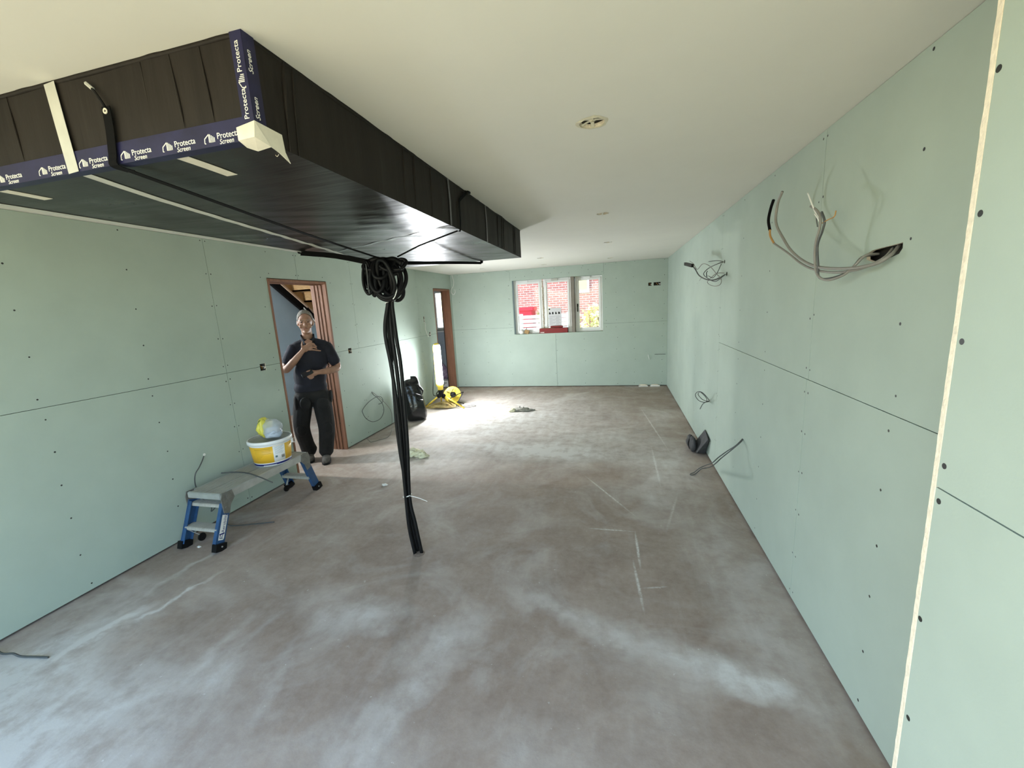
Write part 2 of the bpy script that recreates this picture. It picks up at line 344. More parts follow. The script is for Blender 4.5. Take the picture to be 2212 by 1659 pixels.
def brick_mat():
    m = bpy.data.materials.new('far_brick'); m.use_nodes = True; n = m.node_tree.nodes; L = m.node_tree.links; b = n['Principled BSDF']; b.inputs['Roughness'].default_value = .9
    tc = n.new('ShaderNodeTexCoord'); sp = n.new('ShaderNodeSeparateXYZ'); cb = n.new('ShaderNodeCombineXYZ'); L.new(tc.outputs['Object'], sp.inputs[0]); L.new(sp.outputs[0], cb.inputs[0]); L.new(sp.outputs[2], cb.inputs[1])
    t = n.new('ShaderNodeTexBrick'); t.inputs['Scale'].default_value = 1; t.inputs['Brick Width'].default_value = .225; t.inputs['Row Height'].default_value = .075; t.inputs['Mortar Size'].default_value = .008
    t.inputs['Color1'].default_value = (.50, .20, .16, 1); t.inputs['Color2'].default_value = (.38, .13, .11, 1); t.inputs['Mortar'].default_value = (.62, .56, .50, 1)
    L.new(cb.outputs[0], t.inputs['Vector']); L.new(t.outputs[0], b.inputs['Base Color']); return m
M_brick = brick_mat()

# ================================================================== THE SETTING
FL = MB(); FL.box((XL - .2, YR - .25, -.2), (XR + .25, YB + .3, 0)); FL.box((-5.75, 2.2, -.2), (XL - .2, 9.3, 0)); props(FL.build('floor', M_floor), kind='structure')
# ---- left wall: dark stud void behind single plasterboards
BT = .0125; VD = .05; GAP = .0016
D1 = (3.563, 4.452); D2 = (7.50, 8.318); DH = 2.1          # doorways (structural openings between lining outer faces)
def fnx(x): return lambda a, b, dd: (x + dd, a, b)
def fny(y): return lambda a, b, dd: (a, y + dd, b)
wl = MB()
for y0, y1, z0, z1 in [(YR - .25, D1[0], 0, H), D1 + (DH + .005, H), (D1[1], D2[0], 0, H), D2 + (DH + .005, H), (D2[1], YB + .3, 0, H)]:
    wl.box((XL - .2, y0, z0), (XL - VD, y1, z1))
WL = props(wl.build('wall_left', M_void), kind='structure')
def board(poly, fn, d0, d1, parent, m=None):
    mb = MB(); mb.prism(poly, fn, d0, d1); return mb.build('plasterboard', m or M_board, parent)
def rect(a0, a1, b0, b1, g=GAP): return [(a0 + g, b0), (a1 - g, b0), (a1 - g, b1), (a0 + g, b1)]
LO = (.014, ZJ - GAP); UP = (ZJ + GAP, H - .002)
lb = {}
for k, (a, b_) in {'a': (YR, .545), 'b': (.545, 2.945), 'c': (2.945, D1[0]), 'd': (D1[1], 6.82), 'e': (6.82, D2[0]), 'f': (D2[1], YB)}.items():
    lb['L' + k] = board(rect(a, b_, *LO), fnx(XL), -BT, 0, WL)
lb['Ua'] = board(rect(YR, .545, *UP), fnx(XL), -BT, 0, WL)
lb['Ub'] = board(rect(.545, 2.945, *UP), fnx(XL), -BT, 0, WL)
hd = DH + .006
lb['Uc'] = board([(2.945 + GAP, UP[0]), (D1[0], UP[0]), (D1[0], hd), (3.99 - GAP, hd), (3.99 - GAP, UP[1]), (2.945 + GAP, UP[1])], fnx(XL), -BT, 0, WL)
lb['Ud'] = board([(3.99 + GAP, hd), (D1[1], hd), (D1[1], UP[0]), (4.95 - GAP, UP[0]), (4.95 - GAP, UP[1]), (3.99 + GAP, UP[1])], fnx(XL), -BT, 0, WL)
lb['Ue'] = board(rect(4.95, 6.82, *UP), fnx(XL), -BT, 0, WL)
lb['Uf'] = board([(6.82 + GAP, UP[0]), (D2[0], UP[0]), (D2[0], hd), (D2[1], hd), (D2[1], UP[0]), (YB - .001, UP[0]), (YB - .001, UP[1]), (6.82 + GAP, UP[1])], fnx(XL), -BT, 0, WL)
def boxm(a, b):
    m = MB(); m.box(a, b); return m
SOCK_L = {'Lc': [(3.343, 1.241)], 'Uc': [(3.343, 1.241)], 'Ld': [(4.748, 1.238)], 'Ud': [(4.748, 1.238)], 'Uf': [(7.008, 1.541), (7.202, 1.262)], 'Le': [(7.202, 1.262)]}
SOCK_SZ = {3.343: (.034, .034), 4.748: (.036, .034), 7.008: (.02, .05), 7.202: (.032, .036)}
for k, lst in SOCK_L.items():
    cs = []
    for y, z in lst:
        hy, hz = SOCK_SZ[y]; cs.append(boxm((XL - .03, y - hy, z - hz), (XL + .02, y + hy, z + hz)))
    cut(lb[k], cs, M_gyp)
# ---- right wall
wr = MB(); wr.box((XR + VD, YR - .25, 0), (XR + .25, YB + .3, H)); WR = props(wr.build('wall_right', M_void), kind='structure')
rb = {}
rb['L1'] = board(rect(1.09, 2.362, *LO), fnx(XR), 0, BT, WR); rb['U1'] = board(rect(1.09, 2.345, *UP), fnx(XR), 0, BT, WR)
rb['L2'] = board(rect(2.362, 4.257, *LO), fnx(XR), 0, BT, WR); rb['U2'] = board(rect(2.345, 4.257, *UP), fnx(XR), 0, BT, WR)
for a, b_ in ((4.257, 5.5), (5.5, 6.767), (6.767, YB)): board(rect(a, b_, LO[0], UP[1], .0006), fnx(XR), 0, BT, WR)
board(rect(YR, 1.09, LO[0], UP[1]), fnx(XR), 0, BT, WR)
hole = MB(); hole.prism([(v_.y, v_.z) for v_ in (bp(a, b_, 'x', XR) for a, b_ in ((1872, 549), (1884, 541), (1905, 535), (1930, 529), (1951, 523), (1950, 536), (1942, 548), (1925, 556), (1905, 561), (1885, 566), (1872, 561)))], fnx(XR), -.02, .03)
cut(rb['U1'], [hole], M_gyp)
hl = MB(); hl.cyl((XR - .02, 4.15, 1.972), (XR + .03, 4.15, 1.972), .016, n=12); h2 = MB(); h2.cyl((XR - .02, 4.06, 1.862), (XR + .03, 4.06, 1.862), .018, n=12); cut(rb['U2'], [hl, h2], M_void)
# ---- far wall with the window opening
WX = (-2.055, -.262); WZ = (1.10, 2.19)
wb = MB()
for x0, x1, z0, z1 in [(XL - .2, WX[0], 0, H), (WX[1], XR + .25, 0, H), WX + (0, WZ[0]), WX + (WZ[1], H)]: wb.box((x0, YB + VD, z0), (x1, YB + .3, z1))
WB = props(wb.build('wall_far', M_void), kind='structure')
bb = {}
bb['LL'] = board(rect(XL, -1.2, LO[0], WZ[0] - .012), fny(YB), 0, BT, WB)
bb['LR'] = board([(-1.2 + GAP, LO[0]), (XR - .001, LO[0]), (XR - .001, LO[1]), (WX[1], LO[1]), (WX[1], WZ[0] - .012), (-1.2 + GAP, WZ[0] - .012)], fny(YB), 0, BT, WB)
bb['LLs'] = board([(XL + .001, WZ[0] - .011), (WX[0], WZ[0] - .011), (WX[0], LO[1]), (XL + .001, LO[1])], fny(YB), 0, BT, WB)
bb['UL'] = board([(XL + .001, UP[0]), (WX[0], UP[0]), (WX[0], WZ[1] + .0), (-2.09 - GAP, WZ[1]), (-2.09 - GAP, UP[1]), (XL + .001, UP[1])], fny(YB), 0, BT, WB)
bb['UM'] = board(rect(-2.09, -.235, WZ[1], UP[1]), fny(YB), 0, BT, WB)
bb['UR'] = board([(WX[1], UP[0]), (XR - .001, UP[0]), (XR - .001, UP[1]), (-.235 + GAP, UP[1]), (-.235 + GAP, WZ[1]), (WX[1], WZ[1])], fny(YB), 0, BT, WB)
cut(bb['UR'], [boxm((.58, YB - .02, 1.915), (.64, YB + .03, 1.975)), boxm((.675, YB - .02, 1.915), (.80, YB + .03, 1.975))], M_gyp)
# ---- wall behind the camera with a wide garden opening
OPR = (-3.33, .64)
wk = MB()
for x0, x1, z0, z1 in [(XL - .2, OPR[0], 0, H), (OPR[1], XR + .25, 0, H), OPR + (2.385, H)]: wk.box((x0, YR - .25, z0), (x1, YR, z1))
props(wk.build('wall_rear', M_board), kind='structure')
# ---- pier at the right edge of the view
PX, PY = .686, 1.078
wp_ = MB(); wp_.box((PX + .02, YR, 0), (XR, PY - .02, H)); WP = props(wp_.build('wall_pier', M_void), kind='structure')
board([(YR, .012), (PY - .0145, .012), (PY - .0145, ZJ - GAP), (YR, ZJ - GAP)], fnx(PX), 0, BT, WP)
board([(YR, ZJ + GAP), (PY - .0145, ZJ + GAP), (PY - .0145, H - .002), (YR, H - .002)], fnx(PX), 0, BT, WP)
eb = MB(); N = 150; vs = []; fs = []                           # end board whose raw gypsum edge faces the room
for i in range(N + 1):
    z = .004 + (H - .006) * i / N; j = .0016 * noise.noise((0, 0, z * 9)) + .0012 * noise.noise((3, 1, z * 45))
    x0 = PX - .0012 + .001 * noise.noise((5, 2, z * 30))
    vs += [(x0, PY - .0135, z), (x0, PY - .001 + j, z), (XR - .001, PY - .001 + j, z), (XR - .001, PY - .0135, z)]
for i in range(N):
    for k in range(4): fs.append((i * 4 + k, i * 4 + (k + 1) % 4, i * 4 + 4 + (k + 1) % 4, i * 4 + 4 + k))
eb.add(vs, fs); ebo = eb.build('board_edge', [M_gyp, M_board], WP); ebo['label'] = 'cream raw gypsum edge of the end board'
for p in ebo.data.polygons:
    if p.normal.y > .7: p.material_index = 1
for px, py in ((2158, 148), (2118, 461), (2078, 738), (2040, 1007), (2028, 1083), (1988, 1337), (1962, 1551)):
    c = bp(px, py, 'x', PX); s_ = MB(); s_.lathe([(.0068, .0004), (.0060, -.0002), (.004, -.0018), (.0018, -.003)], c, (-1, 0, 0), 12); s_.build('screw', M_screw, WP)
# ---- screw heads: too small to pick apart, one part per wall
def screws(wall, pts, ax):
    mb = MB()
    for a, z in pts:
        c = (XL, a, z) if ax == 'L' else (XR, a, z) if ax == 'R' else (a, YB, z); nrm = (1, 0, 0) if ax == 'L' else (-1, 0, 0) if ax == 'R' else (0, -1, 0)
        r_ = .0048 + .0014 * random.random()
        mb.lathe([(r_, .0003), (r_ * .8, .0005), (.002, .0002)], c, nrm, 7)
    o = mb.build('screw_heads', M_screw, wall); o['kind'] = 'stuff'
def jit(v, s=.012): return v + random.uniform(-s, s)
pl = []
zs = (.06, .28, .52, .75, .97, 1.185, 1.31, 1.56, 1.83, 2.10, 2.372)
for y in (1.08, 1.69, 2.315, 5.35, 5.9, 6.25, 7.3): pl += [(jit(y), jit(z)) for z in zs]
for y in (2.945, 6.82): pl += [(y + s * .022, jit(z)) for z in zs for s in (-1, 1)]
pl += [(3.49, jit(z)) for z in zs if z < 2.15] + [(4.53, jit(z)) for z in zs if z < 2.15] + [(4.95 + s * .02, jit(z)) for z in zs for s in (-1, 1)]
pl += [(y, z) for y in (3.6, 3.97, 4.01, 4.4) for z in (2.15, 2.36)] + [(7.44, jit(z)) for z in zs if z < 2.15]
pl += [(7.6, 2.3), (8.0, 2.32), (8.36, 2.1), (8.36, .5), (8.36, 1.0)]
screws(WL, pl, 'L')
pr_ = []
for y in (1.68, 2.99, 3.60, 4.85, 5.45, 6.1, 7.3, 7.9): pr_ += [(jit(y), jit(z)) for z in zs]
for y in (2.355, 4.257): pr_ += [(y + s * .02, jit(z)) for z in zs for s in (-1, 1)]
screws(WR, pr_, 'R')
pb = []
for x in (-3.2, -2.65, -2.15, -1.2, -.62, .0, .33, .85): pb += [(jit(x, .02), jit(z)) for z in zs if not (WX[0] < x < WX[1] and 1.08 < z < 2.2)]
pb += [(jit(-2.0 + .19 * i, .05), jit(2.29, .06)) for i in range(10)] + [(-.2, z) for z in zs if z > 1] + [(-2.12, z) for z in zs if z > 1]
screws(WB, pb, 'F')
# ---- ceiling with cut downlight holes
SPOTS = [bp(1279, 265, 'z', H), bp(1302, 461, 'z', H), bp(1313, 523, 'z', H), bp(1318, 557, 'z', H), bp(1167, 557, 'z', H), bp(1175, 571, 'z', H), bp(1042, 580, 'z', H)]
ce = MB(); ce.box((XL - .2, YR - .25, H), (XR + .25, YB + .3, H + .015)); CE = props(ce.build('ceiling', M_ceil), kind='structure')
cut(CE, [(lambda m: (m.cyl((p.x, p.y, H - .02), (p.x, p.y, H + .03), .052, n=28), m)[1])(MB()) for p in SPOTS], M_gyp)
cv = MB(); cv.box((XL - .2, YR - .25, H + .03), (XR + .25, YB + .3, H + .25)); cv.build('ceiling_void', mat('loft_lining', (.30, .29, .26), .95, var=.25, vscale=30), CE)
for i, p in enumerate(SPOTS):                                  # torn paper round each hole
    mb = MB(); n_ = 18; vs = []; fs = []
    for k in range(n_):
        a = 2 * math.pi * k / n_; rj = .060 + .012 * random.random()
        vs += [(p.x + rj * math.cos(a), p.y + rj * math.sin(a), H - .0006), (p.x + .051 * math.cos(a), p.y + .051 * math.sin(a), H - .0012 - .004 * random.random()), (p.x + .051 * math.cos(a), p.y + .051 * math.sin(a), H + .0004)]
    for k in range(n_):
        j = (k + 1) % n_; fs += [(k * 3, j * 3, j * 3 + 1, k * 3 + 1), (k * 3 + 1, j * 3 + 1, j * 3 + 2, k * 3 + 2)]
    mb.add(vs, fs)
    for k in range(5):
        a = random.random() * 6.28; q = Vector((p.x + .045 * math.cos(a), p.y + .045 * math.sin(a), H)); t_ = Vector((-math.cos(a), -math.sin(a), .25)) * .05
        mb.ribbon([q, q + t_ * .6, q + t_ + Vector((0, 0, -.012))], .014, .0006, side=(-math.sin(a), math.cos(a), 0), smooth=2)
    mb.build('torn_hole_rim', M_stain if i == 0 else M_ceil, CE)
# ---- door linings
def lining(name, y0, y1, depth, steps):
    t = thing(name, (XL, (y0 + y1) / 2, 0), kind='structure'); T = .026; x0, x1 = XL - depth, XL + .004
    for a, b_ in ((y0, y0 + T), (y1 - T, y1)): mb = MB(); mb.bbox((x0, a, 0), (x1, b_, DH), .002); mb.build('jamb', M_wood, t)
    mb = MB(); mb.bbox((x0, y0 + T, DH - T), (x1, y1 - T, DH), .002); mb.build('head', M_wood, t)
    for (xa, xb, pr) in steps:                                  # planted strips give the stepped profile of the frame
        for a, b_ in ((y0 + T, y0 + T + pr), (y1 - T - pr, y1 - T)): mb = MB(); mb.bbox((XL - xb, a, 0), (XL - xa, b_, DH - T - pr), .0025); mb.build('door_stop', M_wood, t)
        mb = MB(); mb.bbox((XL - xb, y0 + T, DH - T - pr), (XL - xa, y1 - T, DH - T), .0025); mb.build('door_stop', M_wood, t)
    return t
dl1 = lining('door_1', D1[0], D1[1], .21, [(.055, .075, .008), (.105, .125, .008), (.15, .17, .008)])
dl2 = lining('door_2', D2[0], D2[1], .17, [(.13, .155, .01)])
mb = MB()
for z, x in ((1.93, .10), (1.88, .06), (1.70, .05), (1.38, .03), (1.1, .1), (.8, .07), (.35, .05), (.12, .12)):
    mb.lathe([(.006, .0004), (.003, .001)], (XL - x, D1[1] - .0262, z), (0, -1, 0), 7)
mb.build('screw_plug', M_screw, dl1)

# ---- the window in the far wall
W1 = thing('window_1', (-1.16, YB + .14, WZ[0]), kind='structure')
mb = MB(); mb.box((WX[0], YB + .0005, WZ[0] - .012), (WX[1], YB + .26, WZ[0] + .003)); mb.build('sill', M_board, W1)
mb = MB(); mb.box((WX[0] - .012, YB + .0126, WZ[0]), (WX[0] + .004, YB + .24, WZ[1])); mb.build('reveal', M_blue, W1)
mb = MB(); mb.box((WX[1] - .003, YB + .013, WZ[0]), (WX[1] + .012, YB + .24, WZ[1])); mb.build('reveal', M_board, W1)
mb = MB(); mb.box((WX[0], YB + .013, WZ[1] - .004), (WX[1], YB + .26, WZ[1] + .012)); mb.build('reveal', M_board, W1)
FY = YB + .13
for i, (x0, x1) in enumerate(((-2.05, -1.462), (-1.438, -.876), (-.80, -.264))):
    z0, z1 = WZ[0] + .004, WZ[1] - .004
    def ring(y0, y1, a, b_, c, e, wd):
        q = MB(); q.bbox((a, y0, c), (a + wd, y1, e), .004); q.bbox((b_ - wd, y0, c), (b_, y1, e), .004); q.bbox((a + wd, y0, c), (b_ - wd, y1, c + wd), .004); q.bbox((a + wd, y0, e - wd), (b_ - wd, y1, e), .004); return q
    cs = ring(FY, FY + .06, x0, x1, z0, z1, .045).build('casement', M_pvc, W1)
    ring(FY - .016, FY + .05, x0 + .034, x1 - .034, z0 + .034, z1 - .034, .030).build('sash', M_pvc, cs)
    ring(FY - .004, FY + .045, x0 + .062, x1 - .062, z0 + .062, z1 - .062, .016).build('glazing_bead', M_pvc, cs)
    q = MB(); q.box((x0 + .07, FY + .02, z0 + .07), (x1 - .07, FY + .026, z1 - .07)); q.build('pane', M_glass, cs)
    q = MB(); q.bbox((x0 + .17, FY - .026, z1 - .05), (x0 + .30, FY - .012, z1 - .004), .003); q.build('trickle_vent', M_tape if i == 1 else M_pvc, cs)
    if i == 2:
        q = MB(); q.bbox((x0 + .035, FY - .05, 1.60), (x0 + .06, FY - .015, 1.66), .004); q.bbox((x0 + .038, FY - .055, 1.50), (x0 + .057, FY - .035, 1.62), .005); q.build('handle', M_black, cs)
q = MB(); vs = []; fs = []
for k, (x0, x1, y0, y1) in enumerate(((-.872, -.804, YB + .004, FY + .04),)):
    q.bbox((x0, y0, WZ[0]), (x1, y1, WZ[1]), .003)
q.build('post', mat('grey_post', (.20, .18, .15), .8, var=.1, vscale=10), W1)
q = MB()
for k in range(24):                                          # rough foam bead between the left and the middle casement
    z = WZ[0] + .02 + k * .044; q.ell((-1.450 + random.uniform(-.006, .006), FY - .008, z), (.012 + .006 * random.random(), .012, .028), u=8, v=6)
q.build('foam_seam', mat('old_foam', (.42, .36, .27), .9, var=.2, vscale=40), W1)

# ---- hall and far room behind the left wall
hw = MB(); hw.box((-5.75, 2.2, 0), (-5.62, 7.02, H)); props(hw.build('wall_hall', M_blue), kind='structure')
hw = MB(); hw.box((-5.62, 2.2, 0), (XL - .2, 2.3, H)); props(hw.build('wall_hall_near', M_blue), kind='structure')
hw = MB(); hw.box((-5.75, 6.95, 0), (XL - .2, 7.08, H)); props(hw.build('wall_hall_far', M_blue), kind='structure')
hw = MB(); hw.box((-5.75, 2.2, H), (XL - .2, 9.3, H + .1)); props(hw.build('ceiling_hall', M_blue), kind='structure')
hw = MB(); hw.box((-5.4, 7.08, 0), (-5.28, 9.2, H)); props(hw.build('wall_side_room', M_blue), kind='structure')
FW = (-4.35, -3.55, 1.22, 2.12); fr_ = MB()
for x0, x1, z0, z1 in [(-5.4, FW[0], 0, H), (FW[1], XL - .02, 0, H), (FW[0], FW[1], 0, FW[2]), (FW[0], FW[1], FW[3], H)]: fr_.box((x0, 9.0, z0), (x1, 9.2, z1))
props(fr_.build('wall_side_room_far', mat('grey_blue_wall', (.45, .51, .58), .8, var=.05)), kind='structure')
fr_ = MB(); fr_.box((XL - .2, YB + .3, 0), (XL - .02, 9.05, H)); props(fr_.build('wall_side_room_right', M_blue), kind='structure')
W2 = thing('window_2', (-3.95, 9.05, FW[2]), kind='structure')
q = MB(); q.bbox((FW[0], 9.06, FW[2]), (FW[0] + .30, 9.12, FW[3]), .004); q.bbox((FW[1] - .05, 9.06, FW[2]), (FW[1], 9.12, FW[3]), .004); q.bbox((FW[0] + .30, 9.06, FW[2]), (FW[1] - .05, 9.12, FW[2] + .07), .004); q.bbox((FW[0] + .30, 9.06, FW[3] - .05), (FW[1] - .05, 9.12, FW[3]), .004); fr2 = q.build('frame', M_pvc, W2)
for k in (.05, .14, .22): q = MB(); q.bbox((FW[0] + k, 9.045, FW[2]), (FW[0] + k + .03, 9.07, FW[3]), .004); q.build('sash_rib', M_pvc, fr2)
q = MB(); q.box((FW[0] + .29, 9.085, FW[2] + .06), (FW[1] - .04, 9.09, FW[3] - .04)); q.build('pane', M_glass, W2)
q = MB(); q.bbox((FW[0] - .03, 8.93, FW[2] - .03), (FW[1] + .03, 9.06, FW[2] + .002), .004); q.build('sill', M_white, W2)

# ---- staircase seen from below through the doorway
ST = thing('staircase', (-5.0, 6.2, 1.2), 'timber staircase underside in the hall behind the open doorway', 'staircase')
A_ = bp(588, 611, 'x', -5.55); B_ = bp(662, 674, 'x', -5.55); sl_ = (B_.z - A_.z) / (B_.y - A_.y)
zl = lambda y: A_.z + (y - A_.y) * sl_                     # lower edge line of the flight
for X, z_ in ((-5.55, .15), (-4.52, .17)):
    q = MB(); q.bar((X, A_.y - .7, zl(A_.y - .7) + z_), (X, A_.y + 1.7, zl(A_.y + 1.7) + z_), .045, .24); q.build('stringer', M_pine, ST)
q = MB(); q.bar((-5.52, A_.y - .7, zl(A_.y - .7) - .01), (-5.52, A_.y + 1.25, zl(A_.y + 1.25) - .01), .05, .12); q.build('black_sleeve', M_blackflat, ST)
q = MB(); q.bar((-5.49, A_.y - .7, zl(A_.y - .7) + .07), (-5.49, A_.y + 1.2, zl(A_.y + 1.2) + .07), .03, .03); q.build('batten', mat('planed_batten', (.62, .46, .34), .6), ST)
for k in range(9):
    y = A_.y - .6 + k * .25; z = zl(y) + .14
    q = MB(); q.box((-5.53, y, z), (-4.545, y + .27, z + .03)); q.build('tread', M_pine, ST)
    q = MB(); q.box((-5.53, y + .25, z + sl_ * .25), (-4.545, y + .268, z)); q.build('riser', M_pine, ST)
for k in range(3):
    a = Vector((-5.47, A_.y + .55 + .05 * k, zl(A_.y + .55) - .03)); q = MB(); q.tube([a, a + Vector((.02, .12, -.14)), a + Vector((.03, .24 + .03 * k, -.30)), a + Vector((.03, .34 + .05 * k, -.46 - .02 * k))], .009, 6); q.build('loose_cable', M_blackflat if k else M_whitew, ST)
# pendant bulb lighting the hall
PB = thing('pendant_bulb', (-5.2, 3.56, 2.4), 'bare pendant bulb hanging from the hall ceiling', 'lamp')
q = MB(); q.tube([(-5.2, 3.56, 2.4), (-5.2, 3.56, 2.02)], .004, 6, smooth=0); q.build('flex', M_white, PB)
q = MB(); q.cyl((-5.2, 3.56, 2.02), (-5.2, 3.56, 1.96), .018, n=14); q.build('holder', M_white, PB)
q = MB(); q.lathe([(.0, -.09), (.018, -.085), (.03, -.065), (.032, -.05), (.026, -.03), (.014, -.008), (.013, 0)], (-5.2, 3.56, 1.96), n=16); q.build('bulb', M_bulb, PB, True)
# things in the side room
q = MB(); t = thing('patterned_sack', (-3.95, 8.72, 0), 'purple and white patterned sack on the floor through the far doorway', 'sack')
m_p = mat('purple_pattern', (.62, .55, .66), .6, col2=(.22, .10, .24), vscale=14)
q = MB(); q.ell((-3.95, 8.72, .26), (.22, .15, .26), u=18, v=14); so_ = q.build('bag', m_p, t, True)
for v in so_.data.vertices: v.co += Vector((noise.noise(v.co * 9), noise.noise(v.co * 9 + Vector((4, 0, 0))), 0)) * .03
q = MB(); q.tube([(-4.0, 8.70, .50), (-3.97, 8.69, .56), (-3.93, 8.70, .58), (-3.9, 8.72, .52)], .012, 7); q.build('neck', m_p, t, True)
t = thing('white_carton', (-3.72, 8.46, 0), 'white carton with black printed lines just inside the far doorway', 'box')
q = MB(); q.bbox((-3.86, 8.38, 0), (-3.60, 8.60, .15), .004); q.build('body', M_white, t)
q = MB(); q.box((-3.80, 8.378, .10), (-3.64, 8.3795, .112)); q.box((-3.73, 8.378, .01), (-3.722, 8.3795, .10)); q.bar((-3.726, 8.3788, .055), (-3.68, 8.3788, .085), .001, .008); q.bar((-3.726, 8.3788, .055), (-3.77, 8.3788, .085), .001, .008); q.build('print', M_black, t)
q = MB(); q.box((-3.87, 8.37, .15), (-3.59, 8.61, .156)); q.build('lid', M_white, t)

# ---- outside
q = MB(); q.box((-14, -16, -.3), (10, YR - .25, -.06)); props(q.build('trim_1', M_tile), kind='structure')
q = MB(); q.box((-14, YR - .25, -.3), (XL - .2, 2.2, -.06)); q.box((-14, 2.2, -.3), (-5.75, 10.6, -.06)); props(q.build('trim_3', mat('dry_lawn', (.44, .42, .22), .9, var=.2, vscale=6)), kind='structure')
q = MB(); q.box((-14, YB + 2.2, -.3), (10, 24, -.08)); props(q.build('trim_2', M_grass), kind='structure')
NH = thing('brick_house', (-1, 14.5, 0), 'red brick house opposite, seen through the far window', 'house')
q = MB(); q.box((-4.9, 14.5, -.1), (4, 14.9, 5.2)); q.build('wall', M_brick, NH)
q = MB(); q.prism([(-5.2, 5.2), (4.3, 5.2), (4.3, 5.35), (-5.2, 5.35)], lambda a, b_, dd: (a, dd, b_), 14.2, 15); q.build('eaves', M_white, NH)
q = MB(); q.prism([(14.1, 5.3), (17, 7.4), (17, 5.3)], lambda a, b_, dd: (dd, a, b_), -5.3, 4.4); q.build('roof', mat('slate', (.12, .12, .13), .8), NH)
for x0, x1, z0, z1 in ((-1.35, -.95, 2.05, 2.4), (-4.6, -3.6, 3.4, 4.4)):
    q = MB(); q.bbox((x0 - .07, 14.44, z0 - .07), (x1 + .07, 14.52, z1 + .07), .004); wf = q.build('window', M_pvc, NH)
    q = MB(); q.box((x0, 14.43, z0), (x1, 14.438, z1)); q.build('pane', mat('yellow_blind', (.72, .62, .28), .5), wf)
FN = thing('slatted_fence', (-2.6, 12.6, 0), 'white slatted garden fence below the brick house', 'fence')
for x in (-6.0, -4.4, -2.9, -1.45): q = MB(); q.bbox((x, 12.62, -.08), (x + .1, 12.72, 1.42), .004); q.build('post', M_white, FN)
for k in range(11): q = MB(); q.bbox((-6.0, 12.58, .02 + k * .125), (-1.35, 12.615, .122 + k * .125), .003); q.build('slat', M_white, FN)
t = thing('garden_box', (-3.1, 12.9, 0), 'bright red garden box standing behind the white slatted fence', 'box')
q = MB(); q.bbox((-3.4, 12.9, -.08), (-2.55, 13.5, 1.58), .02); q.build('body', mat('bright_red', (.65, .03, .05), .5), t)
q = MB(); q.bbox((-3.44, 12.86, 1.5), (-2.5, 13.54, 1.62), .02); q.build('lid', MATS['bright_red'], t)
def shrub(x, y, h, rad, label):
    t = thing('garden_shrub', (x, y, 0), label, 'shrub', 'yellow shrubs outside the far window')
    q = MB()
    for k in range(3): q.tube([(x, y, -.08), (x + .1 * (k - 1), y + .05 * k, h * .5), (x + .25 * (k - 1) * rad, y, h * .8)], .02, 6)
    q.build('stem', M_brown, t)
    q = MB()
    for k in range(420):
        a = random.random() * 6.28; u = random.uniform(-1, 1); rr = rad * random.random() ** .4
        c = Vector((x + rr * math.cos(a) * math.sqrt(1 - u * u), y + rr * math.sin(a) * math.sqrt(1 - u * u), h * .62 + u * rr * h * .6))
        d1 = Vector((random.uniform(-1, 1), random.uniform(-1, 1), random.uniform(-1, 1))).normalized() * .07; d2 = d1.orthogonal().normalized() * .032
        q.add([c - d1, c + d2, c + d1, c - d2], [(0, 1, 2, 3)])
    fo = q.build('foliage', M_leaf, t); fo['kind'] = 'stuff'
shrub(-2.2, 13.2, 2.1, .26, 'tall yellow shrub rising behind the white slatted fence outside')
shrub(-.62, 11.9, 1.75, .52, 'broad yellow shrub outside the right-hand casement of the far window')
shrub(-.2, 13.4, 2.0, .3, 'narrow yellow shrub outside behind the broad shrub')

# ================================================================== CEILING BULKHEAD
BX0, BX1, BY0, BY1, BZ = -2.165, -.893, .985, 4.10, 2.16
BH = thing('ceiling_bulkhead', (-1.53, 2.5, H), 'long ceiling bulkhead wrapped in shiny black protective film', 'bulkhead')
def zfilm(x, y):
    u = (x - BX0) / (BX1 - BX0); v = (y - BY0) / (BY1 - BY0)
    e = min(1, 8 * min(u, 1 - u)) * min(1, 14 * min(v, 1 - v))
    s = -.008 * math.sin(math.pi * u) * (.6 + .4 * math.sin(v * 9)) - .012 * max(0, v - .55) * (1 - u)
    wv = y - .42 * x - .25 * (u - .5) ** 2
    wr = .0016 * math.sin(wv * 34 + 2.5 * noise.noise((x * 2, y * 2, 0))) + .0022 * noise.noise((wv * 11, u * 1.3, 3)) + .0012 * noise.noise((wv * 27, u * 2.2, 8))
    wr *= .25 + .75 * min(1, max(0, (v - .12) * 4))
    return BZ - .012 * v + (s + wr) * e
nx, ny = 90, 260; vs = []; fs = []
for j in range(ny + 1):
    for i in range(nx + 1):
        x = BX0 + (BX1 - BX0) * i / nx; y = BY0 + (BY1 - BY0) * j / ny; vs.append((x, y, zfilm(x, y)))
for j in range(ny):
    for i in range(nx): k = j * (nx + 1) + i; fs.append((k, k + nx + 1, k + nx + 2, k + 1))
q = MB(); q.add(vs, fs); o = q.build('underside_film', M_film, BH, True)
for p in o.data.polygons:
    if p.normal.z > 0: p.flip()
